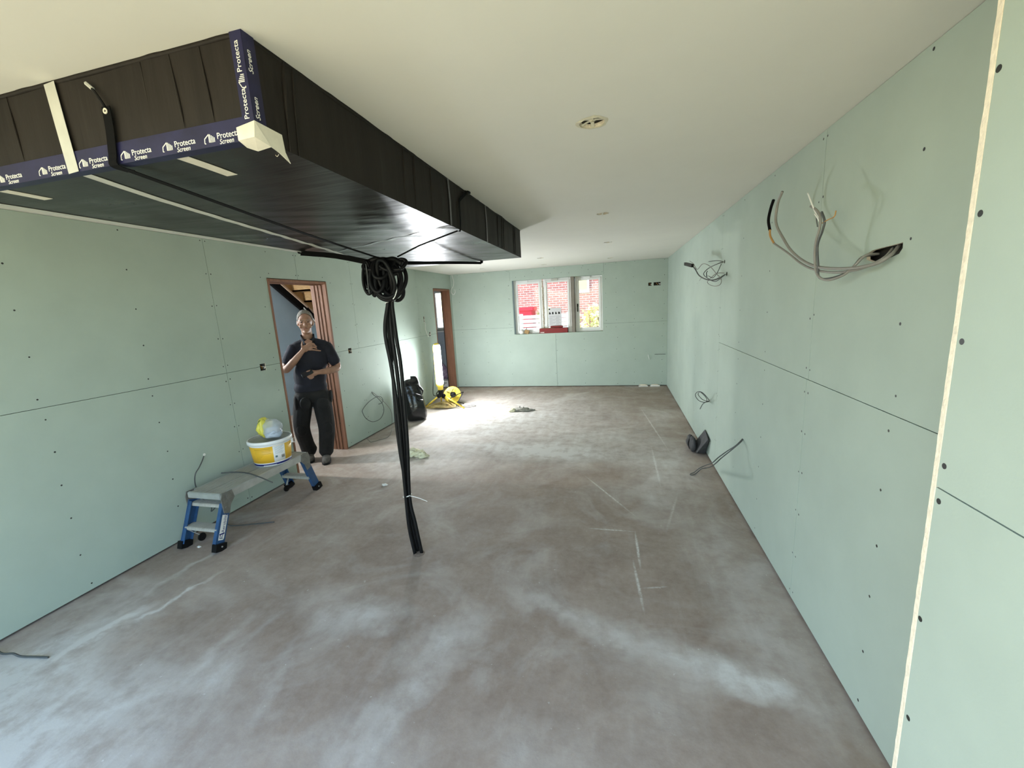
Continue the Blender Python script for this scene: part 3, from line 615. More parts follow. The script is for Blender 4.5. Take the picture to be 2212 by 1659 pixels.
def side(axis, c, a0, a1, nrm):
    n_ = 160 if axis == 'x' else 70; nz_ = 8; vs = []; fs = []
    for i in range(n_ + 1):
        a = a0 + (a1 - a0) * i / n_
        pl_ = .0035 * noise.noise((a * 7, c, 0)) + .0018 * noise.noise((a * 23, c, 4)) + .004 * max(0, math.sin(a * 9.1 + 3 * noise.noise((a, 0, 7)))) ** 12
        for k in range(nz_ + 1):
            t_ = k / nz_; b = zfilm(c, a) if axis == 'x' else zfilm(a, c)
            z = b + (H - b) * t_; dsp = pl_ * math.sin(math.pi * min(1, t_ * 1.1)) + .002 * noise.noise((a * 5, z * 9, 2)); zz = z
            if t_ == 1: zz = H - .0005
            vs.append((c + nrm * dsp, a, zz) if axis == 'x' else (a, c + nrm * dsp, zz))
    for i in range(n_):
        for k in range(nz_): j = i * (nz_ + 1) + k; fs.append((j, j + nz_ + 1, j + nz_ + 2, j + 1))
    q = MB(); q.add(vs, fs); return q.build('side_film', M_filmside, BH, True)
side('y', BY0, BX0, BX1, -1); side('y', BY1, BX0, BX1, 1); side('x', BX1, BY0, BY1, 1); side('x', BX0, BY0, BY1, -1)
lip = []
for (a0, a1, fx, nn) in ((BY0, BY1, lambda a, o_: (BX1 + o_, a), 150), (BX0, BX1, lambda a, o_: (a, BY0 - o_), 70)):
    q = MB(); vs = []; fs = []
    for i in range(nn + 1):
        a = a0 + (a1 - a0) * i / nn; w_ = .004 + .012 * max(0, noise.noise((a * 3.1, 2, nn))) + .004 * max(0, noise.noise((a * 14, 5, nn)))
        for o_, z in ((-.004, H - .0006), (w_, H - .0006), (w_ * .6, H - .006), (-.002, H - .012)): x_, y_ = fx(a, o_); vs.append((x_, y_, z))
    for i in range(nn):
        for k in range(4): fs.append((i * 4 + k, i * 4 + (k + 1) % 4, i * 4 + 4 + (k + 1) % 4, i * 4 + 4 + k))
    q.add(vs, fs); q.build('film_lip', M_filmside, BH, True)
for Y, r_ in ((1.10, .006), (1.135, .004), (1.78, .005), (1.88, .006), (2.06, .004), (3.28, .004), (3.40, .005), (3.46, .003), (3.80, .006), (3.86, .004)):
    q = MB(); q.tube([(BX1 + .001, Y + .02, H - .004), (BX1 + .002, Y + .008, 2.30), (BX1 + .001, Y, BZ)], lambda t_: r_ * (.5 + .5 * math.sin(math.pi * min(1, t_ * 1.2 + .1))), 7); q.build('film_fold', M_filmside, BH, True)
for X, r_ in ((-1.12, .003), (-1.02, .003), (-1.22, .004), (-1.75, .003)):
    q = MB(); q.tube([(X - .006, BY0 - .001, H - .01), (X, BY0 - .0015, 2.28), (X + .003, BY0 - .001, BZ + .05)], lambda t_: r_ * math.sin(math.pi * min(1, max(.12, t_))), 7); q.build('film_fold', M_filmside, BH, True)
def strip(name, pts, wd, side_, m, label=None, smooth=0, thick=.0008):
    q = MB(); q.ribbon(pts, wd, thick, side_, smooth=smooth); o = q.build(name, m, BH)
    if label: o['label'] = label
    return o
# blue printed tape: front bottom edge (front and underside) and near corner
q = MB(); q.box((BX0, BY0 - .005, BZ - .004), (BX1, BY0 - .0035, BZ + .05)); q.box((BX0, BY0 - .005, BZ - .0055), (BX1, BY0 + .024, BZ - .004)); bt1 = q.build('printed_tape', M_blue_tape, BH); bt1['label'] = 'blue tape with white lettering along the near bottom edge'
q = MB(); q.box((BX1 - .03, BY0 - .0062, BZ + .03), (BX1 + .006, BY0 - .005, H)); q.box((BX1 + .005, BY0 - .0062, BZ + .03), (BX1 + .0062, BY0 + .032, H)); bt2 = q.build('printed_tape', M_blue_tape, BH); bt2['label'] = 'blue tape with white lettering up the near corner'
def logo(mb, o, R_, U_, s):
    """open box outline with four slanting bars"""
    o = Vector(o); R_ = Vector(R_); U_ = Vector(U_); P = lambda a, b_: o + R_ * a * s + U_ * b_ * s
    nn = R_.cross(U_) * .0005
    def line(a, b_, w_=.1):
        p0, p1 = P(*a), P(*b_); dv = (p1 - p0).normalized(); sd = dv.cross(nn.normalized()) * w_ * s / 2
        mb.add([p0 - sd - nn, p0 + sd - nn, p1 + sd - nn, p1 - sd - nn, p0 - sd + nn, p0 + sd + nn, p1 + sd + nn, p1 - sd + nn], [(0, 1, 2, 3), (7, 6, 5, 4), (0, 4, 5, 1), (1, 5, 6, 2), (2, 6, 7, 3), (3, 7, 4, 0)])
    line((0, 0), (.08, .52)); line((.08, .52), (.75, .95)); line((.75, .95), (.72, .05)); line((0, 0), (.18, -.02))
    for k in range(4): line((.92 + k * .2, .92 - k * .13), (.90 + k * .2, .02), .09)
for X in (-2.07, -1.88, -1.69, -1.52, -1.355, -1.20, -1.055):
    mb = MB()
    logo(mb, (X, BY0 - .0054, BZ + .004), (1, 0, 0), (0, 0, 1), .022)
    me = text_mesh('Protecta', .021, (X + .042, BY0 - .0054, BZ + .010), (1, 0, 0), (0, 0, 1)); mb.add([v.co for v in me.vertices], [list(p.vertices) for p in me.polygons])
    me = text_mesh('Screen', .017, (X + .048, BY0 - .0054, BZ - .0035), (1, 0, 0), (0, 0, 1), shear=.2); mb.add([v.co for v in me.vertices], [list(p.vertices) for p in me.polygons])
    mb.build('lettering', M_print, bt1)['kind'] = 'stuff'
mb = MB()
for Z in (BZ + .112, BZ + .005):
    # reading upwards: right = +z, up = towards the left of the tape face
    if Z > BZ + .1: logo(mb, (BX1 - .004, BY0 - .0066, Z), (0, 0, 1), (-1, 0, 0), .020)
    me = text_mesh('Protecta', .0205, (BX1 - .008, BY0 - .0066, Z + .036), (0, 0, 1), (-1, 0, 0)); mb.add([v.co for v in me.vertices], [list(p.vertices) for p in me.polygons])
    me = text_mesh('Screen', .0195, (BX1 + .0066, BY0 + .014, Z + .036), (0, 0, 1), (0, -1, 0), shear=.2); mb.add([v.co for v in me.vertices], [list(p.vertices) for p in me.polygons])
mb.build('lettering', M_print, bt2)['kind'] = 'stuff'
strip('tape_strip', [(-1.562, BY0 - .0068, H - .006), (-1.552, BY0 - .0075, BZ + .1), (-1.545, BY0 - .0072, BZ - .006)], .042, (1, 0, 0), M_tape, 'pale silver tape running up the near face')
pts = [(-1.545 - (y - BY0) * .245, y, zfilm(-1.545 - (y - BY0) * .245, y) - .002) for y in np.linspace(BY0 - .004, 3.35, 40)]
strip('tape_strip', pts, .034, (1, 0, 0), M_tape, 'long silver tape running away along the underside')
pts = [(BX0 + .016, y, zfilm(BX0 + .016, y) - .002) for y in np.linspace(BY0, BY1 - .02, 50)]
strip('tape_strip', pts, .034, (1, 0, 0), M_tape, 'silver tape along the left underside edge')
strip('tape_strip', [(-1.18, y, zfilm(-1.18, y) - .0016) for y in np.linspace(1.012, 1.175, 8)], .042, (1, 0, 0), M_corner, 'short cream tape on the underside beside the strap')
strip('tape_strip', [(-1.935, y, zfilm(-1.935, y) - .0016) for y in np.linspace(1.012, 1.13, 8)], .042, (1, 0, 0), M_corner, 'short cream tape on the underside near the left edge')
pts = [(x, 2.30 + (BX1 - x) * .42, zfilm(x, 2.30 + (BX1 - x) * .42) - .0012) for x in np.linspace(BX1, -1.95, 30)]
strip('seam_tape', pts, .03, (0, 1, 0), mat('seam_grey', (.10, .10, .11), .25), None)
for Y, m in ((2.295, 'w'), (2.975, 'w')): strip('seam_tape', [(BX1 + .006, Y, BZ - .01), (BX1 + .0068, Y + .006, BZ + .12), (BX1 + .006, Y, H - .002)], .022, (0, 1, 0), mat('seam_pale', (.075, .075, .085), .35, var=.4, vscale=40))
# crumpled cream tape at the near bottom corner
q = MB(); cx, cy, cz = BX1, BY0, BZ
vs = [(cx - .05, cy - .0085, cz + .026), (cx + .008, cy - .0095, cz + .034), (cx + .010, cy + .078, cz + .03), (cx - .05, cy - .0085, cz - .004), (cx + .004, cy - .012, cz - .004), (cx + .012, cy + .03, cz - .016), (cx + .012, cy + .055, cz - .022), (cx + .012, cy + .080, cz - .014), (cx - .03, cy + .03, cz - .02), (cx - .052, cy + .018, cz - .012), (cx + .014, cy + .092, cz - .040)]
q.add(vs, [(0, 3, 4, 1), (1, 4, 5), (1, 5, 6, 2), (2, 6, 7), (3, 9, 8, 4), (4, 8, 5), (6, 10, 7)]); o = q.build('corner_tape', M_corner, BH); o['label'] = 'crumpled cream tape folded over the near bottom corner'
sm = o.modifiers.new('s', 'SOLIDIFY'); sm.thickness = .0012
q = MB(); q.tube([bp(598, 322, 'y', 1.1), bp(594, 330, 'y', 1.1), bp(598, 338, 'y', 1.1), bp(602, 333, 'y', 1.1)], .0009, 5, closed=True, smooth=6); q.build('tape_curl', M_corner, BH)

# ---- straps holding the cable coil
BC = Vector((-1.385, 2.40, 2.015))
def strap_thing(label, base): return thing('webbing_strap', base, label, 'strap', 'black straps under the bulkhead')
t = strap_thing('black strap hooked to the near face and running under to the cables', (-1.37, BY0, 2.3))
q = MB(); q.ribbon([(-1.362, BY0 - .012, 2.300), (-1.365, BY0 - .012, 2.24), (-1.374, BY0 - .012, BZ + .02), (-1.375, BY0 - .013, BZ - .010), (-1.376, BY0 + .03, BZ - .014)], .030, .002, (1, 0, 0), smooth=4); q.build('band', M_blackflat, t)
q = MB(); q.ribbon([(-1.376, BY0 + .03, BZ - .014), (-1.378, 1.7, BZ - .085), (-1.39, 2.34, 2.025)], .022, .002, (1, 0, 0), smooth=4); q.build('band', M_blackflat, t)
q = MB(); q.tube([bp(188, 182, 'y', BY0 - .006), bp(203, 197, 'y', BY0 - .012), bp(221, 222, 'y', BY0 - .014), (-1.362, BY0 - .014, 2.295)], .0035, 6); q.build('hook', M_black, t)
q = MB(); q.tube([bp(186, 180, 'y', BY0 - .008), bp(200, 192, 'y', BY0 - .010)], .005, 6, smooth=0); q.build('hook_tip', M_tape, t)
q = MB(); q.lathe([(.0035, 0), (.0075, 0), (.0075, .002), (.0035, .002), (.0035, 0)], bp(228, 240, 'y', BY0 - .0145), (0, -1, 0), 16, cap=False); q.build('eyelet', M_corner, t)
t = strap_thing('black strap hooked to the right side and running under to the cables', (BX1, 2.45, 2.3))
xs = BX1 + .010
q = MB(); q.ribbon([(xs, 2.57, H - .004), (xs + .006, 2.55, 2.38), (xs + .002, 2.455, 2.325), (xs, 2.44, 2.30), (xs, 2.425, BZ - .006), (BX1 - .01, 2.425, BZ - .014)], .018, .003, (0, 1, 0), smooth=3); q.build('band', M_blackflat, t)
q = MB(); q.tube([(BX1 - .01, 2.425, BZ - .014), (-1.15, 2.42, 2.085), (-1.30, 2.41, 2.03)], .0045, 6, smooth=0); q.build('cord', M_blackflat, t)
q = MB(); q.tube([(xs + .004, 2.575, H - .002), (xs + .014, 2.60, H - .008), (xs + .012, 2.555, 2.375)], .006, 6); q.build('hook', M_black, t)
t = strap_thing('broad black strap from the left edge of the bulkhead to the cables', (BX0, 2.6, 2.15))
q = MB(); q.ribbon([(BX0 - .008, 2.62, 2.24), (BX0 - .008, 2.62, BZ - .01), (BX0 + .03, 2.60, BZ - .022)], .03, .002, (0, 1, 0), smooth=2); q.build('band', M_blackflat, t)
q = MB(); q.ribbon([(BX0 + .02, 2.605, BZ - .018), (-1.8, 2.51, 2.085), (-1.45, 2.42, 2.0)], .034, .003, (0, .3, 1), smooth=3); q.build('band', M_blackflat, t)
t = strap_thing('black strap from the far edge of the bulkhead to the cables', (-1.3, BY1, 2.14))
q = MB(); q.ribbon([(-1.30, BY1 + .008, 2.25), (-1.30, BY1 + .008, 2.14), (-1.30, BY1 - .03, 2.125)], .03, .002, (1, 0, 0), smooth=2); q.build('band', M_blackflat, t)
q = MB(); q.ribbon([(-1.30, BY1 - .02, 2.128), (-1.33, 3.3, 2.07), (-1.36, 2.45, 2.0)], .022, .012, (0, 0, 1), smooth=3); q.build('band', M_blackflat, t)

# ================================================================== CABLE BUNDLE
CB = thing('cable_bundle', (-1.385, 2.436, 0), 'thick black cables rising from the floor and coiled under the bulkhead', 'cables')
def cpx(l, Y, dx=0): return [bp(a, b_, 'y', Y) + Vector((0, 0, 0)) for a, b_ in l]
CBL = [([(897, 1196), (884, 1140), (877, 1075), (868, 980), (858, 880), (845, 790), (834, 735), (832, 700), (838, 655), (842, 610), (838, 575)], 2.425, .0125),
       ([(903, 1193), (889, 1130), (880, 1075), (873, 960), (864, 860), (856, 790), (848, 735), (843, 690), (842, 655), (838, 610), (830, 575)], 2.455, .0135),
       ([(911, 1191), (897, 1130), (885, 1075), (880, 960), (874, 880), (866, 790), (857, 735), (851, 690), (847, 655), (848, 610), (846, 575)], 2.44, .0125),
       ([(905, 1189), (893, 1130), (883, 1075), (868, 1000), (858, 930), (852, 860), (848, 800), (842, 735), (838, 690), (843, 655), (834, 610), (826, 578)], 2.47, .0115)]
for l, Y, rad in CBL:
    P_ = cpx(l, Y); k = P_[0]; P_[0] = Vector((k.x, k.y, -.01))
    q = MB(); q.tube(P_, rad, 10, smooth=6); q.build('cable', M_black, CB, True)
def loop(cx, cy, rx, ry, Y, dy, rad, tilt=0, name='coil'):
    c = bp(cx, cy, 'y', Y); e = bp(cx + rx, cy, 'y', Y); u = bp(cx, cy - ry, 'y', Y); rx_ = (e - c).length; ry_ = (u - c).length; P_ = []
    for k in range(18):
        a = 2 * math.pi * k / 18; x = rx_ * math.cos(a) * (1 + .06 * math.sin(3 * a + cx)); z = ry_ * math.sin(a); ct, st_ = math.cos(tilt), math.sin(tilt)
        P_.append(c + Vector((x * ct - z * st_, dy * math.sin(a + .7), x * st_ + z * ct)))
    q = MB(); q.tube(P_, rad, 9, closed=True, smooth=4); q.build(name, M_black, CB, True)
loop(843, 606, 27, 43, 2.40, .05, .0125, -.1); loop(838, 604, 24, 40, 2.36, .04, .0125, .05); loop(833, 600, 19, 38, 2.33, -.03, .012, .12); loop(838, 608, 20, 36, 2.45, .03, .012, -.2)
loop(862, 571, 13, 12, 2.36, .03, .009, .3); loop(846, 572, 20, 13, 2.38, .05, .0095, -.35); loop(824, 580, 14, 22, 2.35, .04, .0115, 0)
loop(795, 600, 8, 36, 2.34, .02, .0095, .04); loop(800, 602, 8, 38, 2.37, -.02, .010, .08); loop(791, 598, 5, 33, 2.32, .02, .006, 0); loop(806, 590, 9, 28, 2.36, .03, .011, .1)
q = MB(); q.tube(cpx([(797, 565), (812, 560), (830, 563), (850, 560), (868, 570)], 2.38), .016, 9); q.build('coil', M_black, CB, True)
q = MB(); q.tube(cpx([(790, 570), (793, 590), (795, 615), (798, 634)], 2.31), .0035, 6); q.build('thin_lead', M_greyd, CB, True)
q = MB(); q.tube(cpx([(848, 590), (853, 605), (857, 625), (853, 640), (849, 646)], 2.34), .003, 6); q.build('thin_lead', M_whitew, CB, True)
for a_ in ((815, 598, 12, 34, 2.34, .03, .013, .05), (822, 604, 15, 38, 2.40, -.03, .013, -.08), (808, 585, 14, 24, 2.42, .03, .013, .2), (829, 596, 16, 34, 2.42, .04, .013, .1), (802, 592, 11, 30, 2.40, .03, .012, -.05), (836, 598, 12, 36, 2.38, -.04, .013, 0), (847, 610, 25, 40, 2.43, -.04, .012, .15), (853, 577, 16, 16, 2.41, .03, .011, .1), (815, 572, 22, 12, 2.38, .05, .014, .05)): loop(*a_)
def tie(px, py, Y, r0, tail=None):
    c = bp(px, py, 'y', Y); q = MB(); P_ = [c + Vector((r0 * math.cos(a), r0 * .9 * math.sin(a), .25 * r0 * math.cos(a))) for a in np.linspace(0, 2 * math.pi, 14, endpoint=False)]
    q.tube(P_, .003, 6, closed=True, smooth=3)
    if tail: q.tube([c + Vector((r0, -.01, 0))] + [bp(a, b_, 'y', Y - .02) for a, b_ in tail], .0022, 5, smooth=4)
    o = q.build('cable_tie', M_print, CB); o['label'] = 'white cable tie'
tie(843, 652, 2.44, .032); tie(880, 1070, 2.445, .030, [(890, 1072), (905, 1076), (923, 1083)])
q = MB(); q.lathe([(.0, .006), (.022, .007), (.036, .002), (.042, 0)], (-1.383, 2.432, 0), n=20); q.build('floor_collar', mat('dark_mortar', (.17, .13, .105), .95, var=.3, vscale=40), CB)

# ================================================================== WORK PLATFORM
WPf = thing('work_platform', (-3.09, 2.78, 0), 'low folding work platform with blue legs beside the left wall', 'platform')
x0, x1 = -3.265, -2.925; dz = .412; yn, yf = 2.325, 3.235
for k, (a, b_) in enumerate(((x0 + .018, -3.100), (-3.089, x1 - .018))):
    q = MB(); q.bbox((a, yn, dz - .03), (b_, yf, dz), .004)
    for r_ in range(6): xx = a + .02 + r_ * (b_ - a - .04) / 5; q.box((xx - .004, yn + .01, dz), (xx + .004, yf - .01, dz + .0015))
    q.build('deck_board', M_deck, WPf)
for a, b_ in ((x0, x0 + .018), (x1 - .018, x1)): q = MB(); q.bbox((a, yn + .05, dz - .06), (b_, yf - .05, dz + .002), .003); q.build('side_rail', M_alu, WPf)
for Y, s in ((yn, -1), (yf, 1)):
    q = MB(); q.bbox((x0 + .01, Y - .012, dz - .045), (x1 - .01, Y + .012, dz + .003), .005); q.build('end_rail', M_alu, WPf)
def leg(sx, end):
    X = x0 + .004 if sx < 0 else x1 - .004; yt = yn + .03 if end < 0 else yf - .03; yb_ = 2.232 if end < 0 else 3.305
    top = Vector((X, yt, dz - .075)); bot = Vector((X, yb_, .045)); wd = .075
    q = MB(); q.bar(bot, top, .006, wd, up=(0, 1, 0))
    for e in (-1, 1):
        q.bar(bot + Vector((-sx * .014, e * (wd / 2 - .003), 0)), top + Vector((-sx * .014, e * (wd / 2 - .003), 0)), .032, .006, up=(0, 1, 0))
    lo = q.build('leg', M_bluep, WPf)
    dv = (bot - top).normalized(); c = bot + dv * .02
    q = MB(); q.bar(bot - dv * .012, Vector((X, yb_ + (-.012 if end < 0 else .012), .001)), .044, wd + .012, up=(0, 1, 0)); q.build('foot', M_black, lo)
    q = MB(); q.cyl(bot + Vector((sx * .022, 0, -.012)), bot + Vector((sx * .026, 0, -.012)), .006, n=10); q.build('rivet', M_alu, lo)
    # cast hinge bracket
    e = end
    pl_ = [(yt - .045, dz - .008), (yt + .05 * -e + .0, dz + .002), (yt + .06 * -e, dz - .05), (yt + .03 * -e, dz - .11), (yt - .018 * -e, dz - .17), (yt - .04 * -e, dz - .15), (yt - .045, dz - .06)] if False else None
    q = MB(); sgn = -e
    poly = [(yt - sgn * .05, dz - .035), (yt - sgn * .035, dz + .003), (yt + sgn * .05, dz + .003), (yt + sgn * .062, dz - .06), (yt + sgn * .02, dz - .105), (yt + sgn * .0, dz - .165), (yt - sgn * .045, dz - .15)]
    q.prism(poly, lambda a, b_, dd: (X + dd, a, b_), sx * .003 if sx > 0 else -.011, .011 if sx > 0 else -.003); q.build('hinge_bracket', M_cast, WPf)
    for yy, zz, r_ in ((yt + sgn * .012, dz - .028, .02), (yt + sgn * .022, dz - .075, .014), (yt - sgn * .02, dz - .11, .010)): q = MB(); q.cyl((X + sx * .010, yy, zz), (X + sx * .016, yy, zz), r_, n=14); q.build('bracket_boss', M_cast, WPf)
    return lo, bot, top
legs = {(sx, e): leg(sx, e) for sx in (-1, 1) for e in (-1, 1)}
def step(z, end, depth=.075):
    t_ = (z - .045) / (dz - .075 - .045); yb_ = (2.232 if end < 0 else 3.305) + t_ * ((yn + .03 - 2.232) if end < 0 else (yf - .03 - 3.305))
    q = MB(); q.bbox((x0 + .012, yb_ - depth / 2, z - .028), (x1 - .012, yb_ + depth / 2, z), .004)
    for r_ in range(4): q.box((x0 + .02, yb_ - depth / 2 + .012 + r_ * .016, z), (x1 - .02, yb_ - depth / 2 + .018 + r_ * .016, z + .0012))
    q.build('step', M_deck, WPf)
step(.165, -1, .085); step(.325, -1, .06); step(.165, 1, .085)
for e, yb_ in ((-1, 2.25), (1, 3.29)):
    q = MB(); q.bar((x0 + .03, yb_, .135), (x0 + .05, yb_ - e * .07, .05), .014, .006); q.build('brace', M_alu, WPf)
    q = MB(); q.lathe([(.012, 0), (.03, .001), (.032, .008), (.03, .015), (.012, .016)], (x0 + .046, yb_ - e * .075, .034), (1, 0, 0), 18); q.build('castor', M_black, WPf)
lo, bot, top = legs[(1, -1)]; dv = (top - bot).normalized(); nrm = Vector((1, 0, 0)); upv = nrm.cross(dv)
if upv.y > 0: upv = -upv
q = MB(); c = bot + dv * .035 + Vector((.0045, 0, 0))
def lp(a, b_): return c + dv * a + upv * (b_) + nrm * 0
poly = [(0, -.018), (.012, -.024), (.185, -.024), (.185, .022), (0, .022)]
q.add([lp(a, b_) for a, b_ in poly] + [lp(a, b_) + nrm * .0008 for a, b_ in poly], [(4, 3, 2, 1, 0), (5, 6, 7, 8, 9)] + [(i, (i + 1) % 5, 5 + (i + 1) % 5, 5 + i) for i in range(5)]); st = q.build('sticker', M_print, lo)
me = text_mesh('Aerobility', .034, lp(.055, -.016) + nrm * .0012, dv, upv); q = MB(); q.add([v.co for v in me.vertices], [list(p.vertices) for p in me.polygons])
q.bar(lp(.012, .012) + nrm * .0012, lp(.045, .012) + nrm * .0012, .004, .0008, up=(1, 0, 0)); q.bar(lp(.012, -.002) + nrm * .0012, lp(.045, -.010) + nrm * .0012, .004, .0008, up=(1, 0, 0)); q.bar(lp(.012, -.014) + nrm * .0012, lp(.012, .014) + nrm * .0012, .004, .0008, up=(1, 0, 0)); q.bar(lp(.05, -.02) + nrm * .0012, lp(.04, .02) + nrm * .0012, .010, .0008, up=(1, 0, 0))
me2 = q.mesh(); lt = link('sticker_print', me2, M_navy, WPf)
# cable offcut lying on the platform
q = MB(); q.tube([bp(478, 1022, 'z', .426), bp(505, 1020, 'z', .424), bp(535, 1022, 'z', .421), bp(562, 1031, 'z', .421), bp(588, 1042, 'z', .416)], .0055, 7); props(q.build('cable_offcut', M_greyd, None, True, (-3.05, 2.7, .42)), 'grey cable offcut lying across the work platform deck', 'cable')

# ================================================================== BUCKET with a bag on it
bc = Vector((-3.075, 2.985, dz + .0035)); BK = thing('plaster_bucket', bc, 'yellow and white plastic bucket standing on the work platform', 'bucket')
q = MB(); q.lathe([(.0, .0), (.145, 0), (.149, .006), (.170, .212), (.166, .212), (.145, .012), (.0, .012)], bc, n=48); q.build('tub', M_bwhite, BK, True)
def wrap(z0, z1, a0, a1, off, m, name, nseg=24):
    rr = lambda z: .149 + (.170 - .149) * (z - .006) / .206 + off; vs = []; fs = []
    for i in range(nseg + 1):
        a = a0 + (a1 - a0) * i / nseg
        for z in (z0, z1): vs.append(bc + Vector((rr(z) * math.cos(a), rr(z) * math.sin(a), z)))
        for z in (z0, z1): vs.append(bc + Vector(((rr(z) - .0006) * math.cos(a), (rr(z) - .0006) * math.sin(a), z)))
    for i in range(nseg): b_ = i * 4; fs += [(b_, b_ + 4, b_ + 5, b_ + 1), (b_ + 2, b_ + 3, b_ + 7, b_ + 6), (b_, b_ + 2, b_ + 6, b_ + 4), (b_ + 1, b_ + 5, b_ + 7, b_ + 3)]
    q = MB(); q.add(vs, fs); return q.build(name, m, BK, True)
av = math.atan2(-bc.y, -bc.x)                               # direction of the room's near side
wrap(.034, .185, 0, 2 * math.pi, .0008, M_yel, 'yellow_band', 60); wrap(.008, .026, 0, 2 * math.pi, .0008, M_navy, 'navy_band', 60)
rr_ = av + .05
wrap(.036, .183, rr_, rr_ + .62, .0016, M_bwhite, 'white_label', 12)
m_txt = mat('bucket_text', (.45, .30, .03), .5); m_gt = mat('label_text', (.42, .46, .48), .5); m_gd = mat('label_dark', (.10, .17, .18), .5)
for k in range(7): wrap(.165 - k * .014, .168 - k * .014, rr_ - .95 + .04 * (k > 4), rr_ - .12 - .09 * k * (k > 3), .0016, m_txt, 'printed_line', 10)
for k in range(8): wrap(.172 - k * .009, .1745 - k * .009, rr_ + .08, rr_ + .54 - .05 * (k % 3), .0022, m_gt, 'printed_line', 6)
wrap(.075, .093, rr_ + .08, rr_ + .19, .0022, m_gd, 'printed_mark', 3); wrap(.062, .088, rr_ + .40, rr_ + .58, .0022, mat('barcode', (.25, .24, .22), .6), 'printed_mark', 5)
wrap(.010, .014, rr_ - .6, rr_ + .1, .0016, M_print, 'printed_line', 10)
q = MB(); q.lathe([(.166, .200), (.178, .200), (.181, .206), (.181, .226), (.177, .232), (.168, .232), (.165, .222), (.150, .214), (.0, .214)], bc, n=56); q.build('lid', M_lid, BK, True)
q = MB(); q.lathe([(.171, .199), (.1815, .2005), (.1818, .226), (.178, .2325), (.169, .2325), (.166, .222)], bc, n=56, cap=False); q.build('rim', M_bwhite, BK, True)
ah = av + 1.32
hp = bc + Vector((.178 * math.cos(ah), .178 * math.sin(ah), .185)); q = MB(); q.bbox(hp - Vector((.008, .010, .03)), hp + Vector((.008, .010, .012)), .003); q.build('handle_lug', M_bwhite, BK)
q = MB(); tdir = Vector((math.cos(ah), math.sin(ah), 0)); q.tube([hp + Vector((0, 0, -.005)), hp + tdir * .02 + Vector((0, 0, .012)), hp + tdir * .03 + Vector((0, 0, -.01)), hp + tdir * .018 + Vector((0, 0, -.03)), hp + tdir * .004 + Vector((0, 0, -.028))], .002, 6); q.build('handle', M_alu, BK)
gb = bc + Vector((.02, .02, .2335)); GB = thing('plastic_bag', gb, 'clear plastic bag with a yellow printed band on the bucket lid', 'bag')
def crumple(c, rad, seed, amp=.18, u=34, v=22, floor=None):
    q = MB(); q.ell((0, 0, 0), (1, 1, 1), u=u, v=v); vs = []
    for p in q.v:
        p = Vector(p); k = 1 + amp * (noise.noise(p * 1.7 + Vector((seed, 0, 0))) + .6 * abs(noise.noise(p * 4 + Vector((0, seed, 0)))) + .35 * noise.noise(p * 8 + Vector((0, 0, seed))))
        w_ = Vector((p.x * rad[0], p.y * rad[1], p.z * rad[2])) * k + Vector(c)
        if floor is not None: w_.z = max(floor, w_.z)
        vs.append(tuple(w_))
    q.v = vs; return q
crumple(gb + Vector((.02, -.01, .04)), (.075, .07, .05), 3.1, .3, floor=gb.z).build('contents', mat('grey_blue_plastic', (.42, .48, .58), .25, bump=.6, bscale=25), GB, True)
crumple(gb + Vector((.005, .0, .075)), (.088, .08, .085), 7.7, .16, floor=gb.z).build('wrapper', M_clear, GB, True)
q = crumple(gb + Vector((-.055, -.015, .085)), (.042, .072, .092), 1.9, .25, floor=gb.z); q.build('printed_band', mat('yellow_print', (.72, .66, .10), .35, bump=.4, bscale=30), GB, True)
q = crumple(gb + Vector((-.058, -.045, .135)), (.026, .03, .03), 2.2, .2, 18, 12); q.build('printed_patch', mat('dark_green_print', (.06, .11, .05), .4), GB, True)

# ================================================================== WIRES
def wire(name, label, cat, strands, base, extras=()):
    t = thing(name, base, label, cat)
    for pts, rad, m in strands: q = MB(); q.tube(pts, rad, 7, smooth=6); q.build('wire', m, t, True)
    for q, nm, m in extras: q.build(nm, m, t)
    return t
RW = lambda l: [bp(a, b_, 'x', XR - o_) for a, b_, o_ in l]
LW = lambda l: [bp(a, b_, 'x', XL + o_) for a, b_, o_ in l]
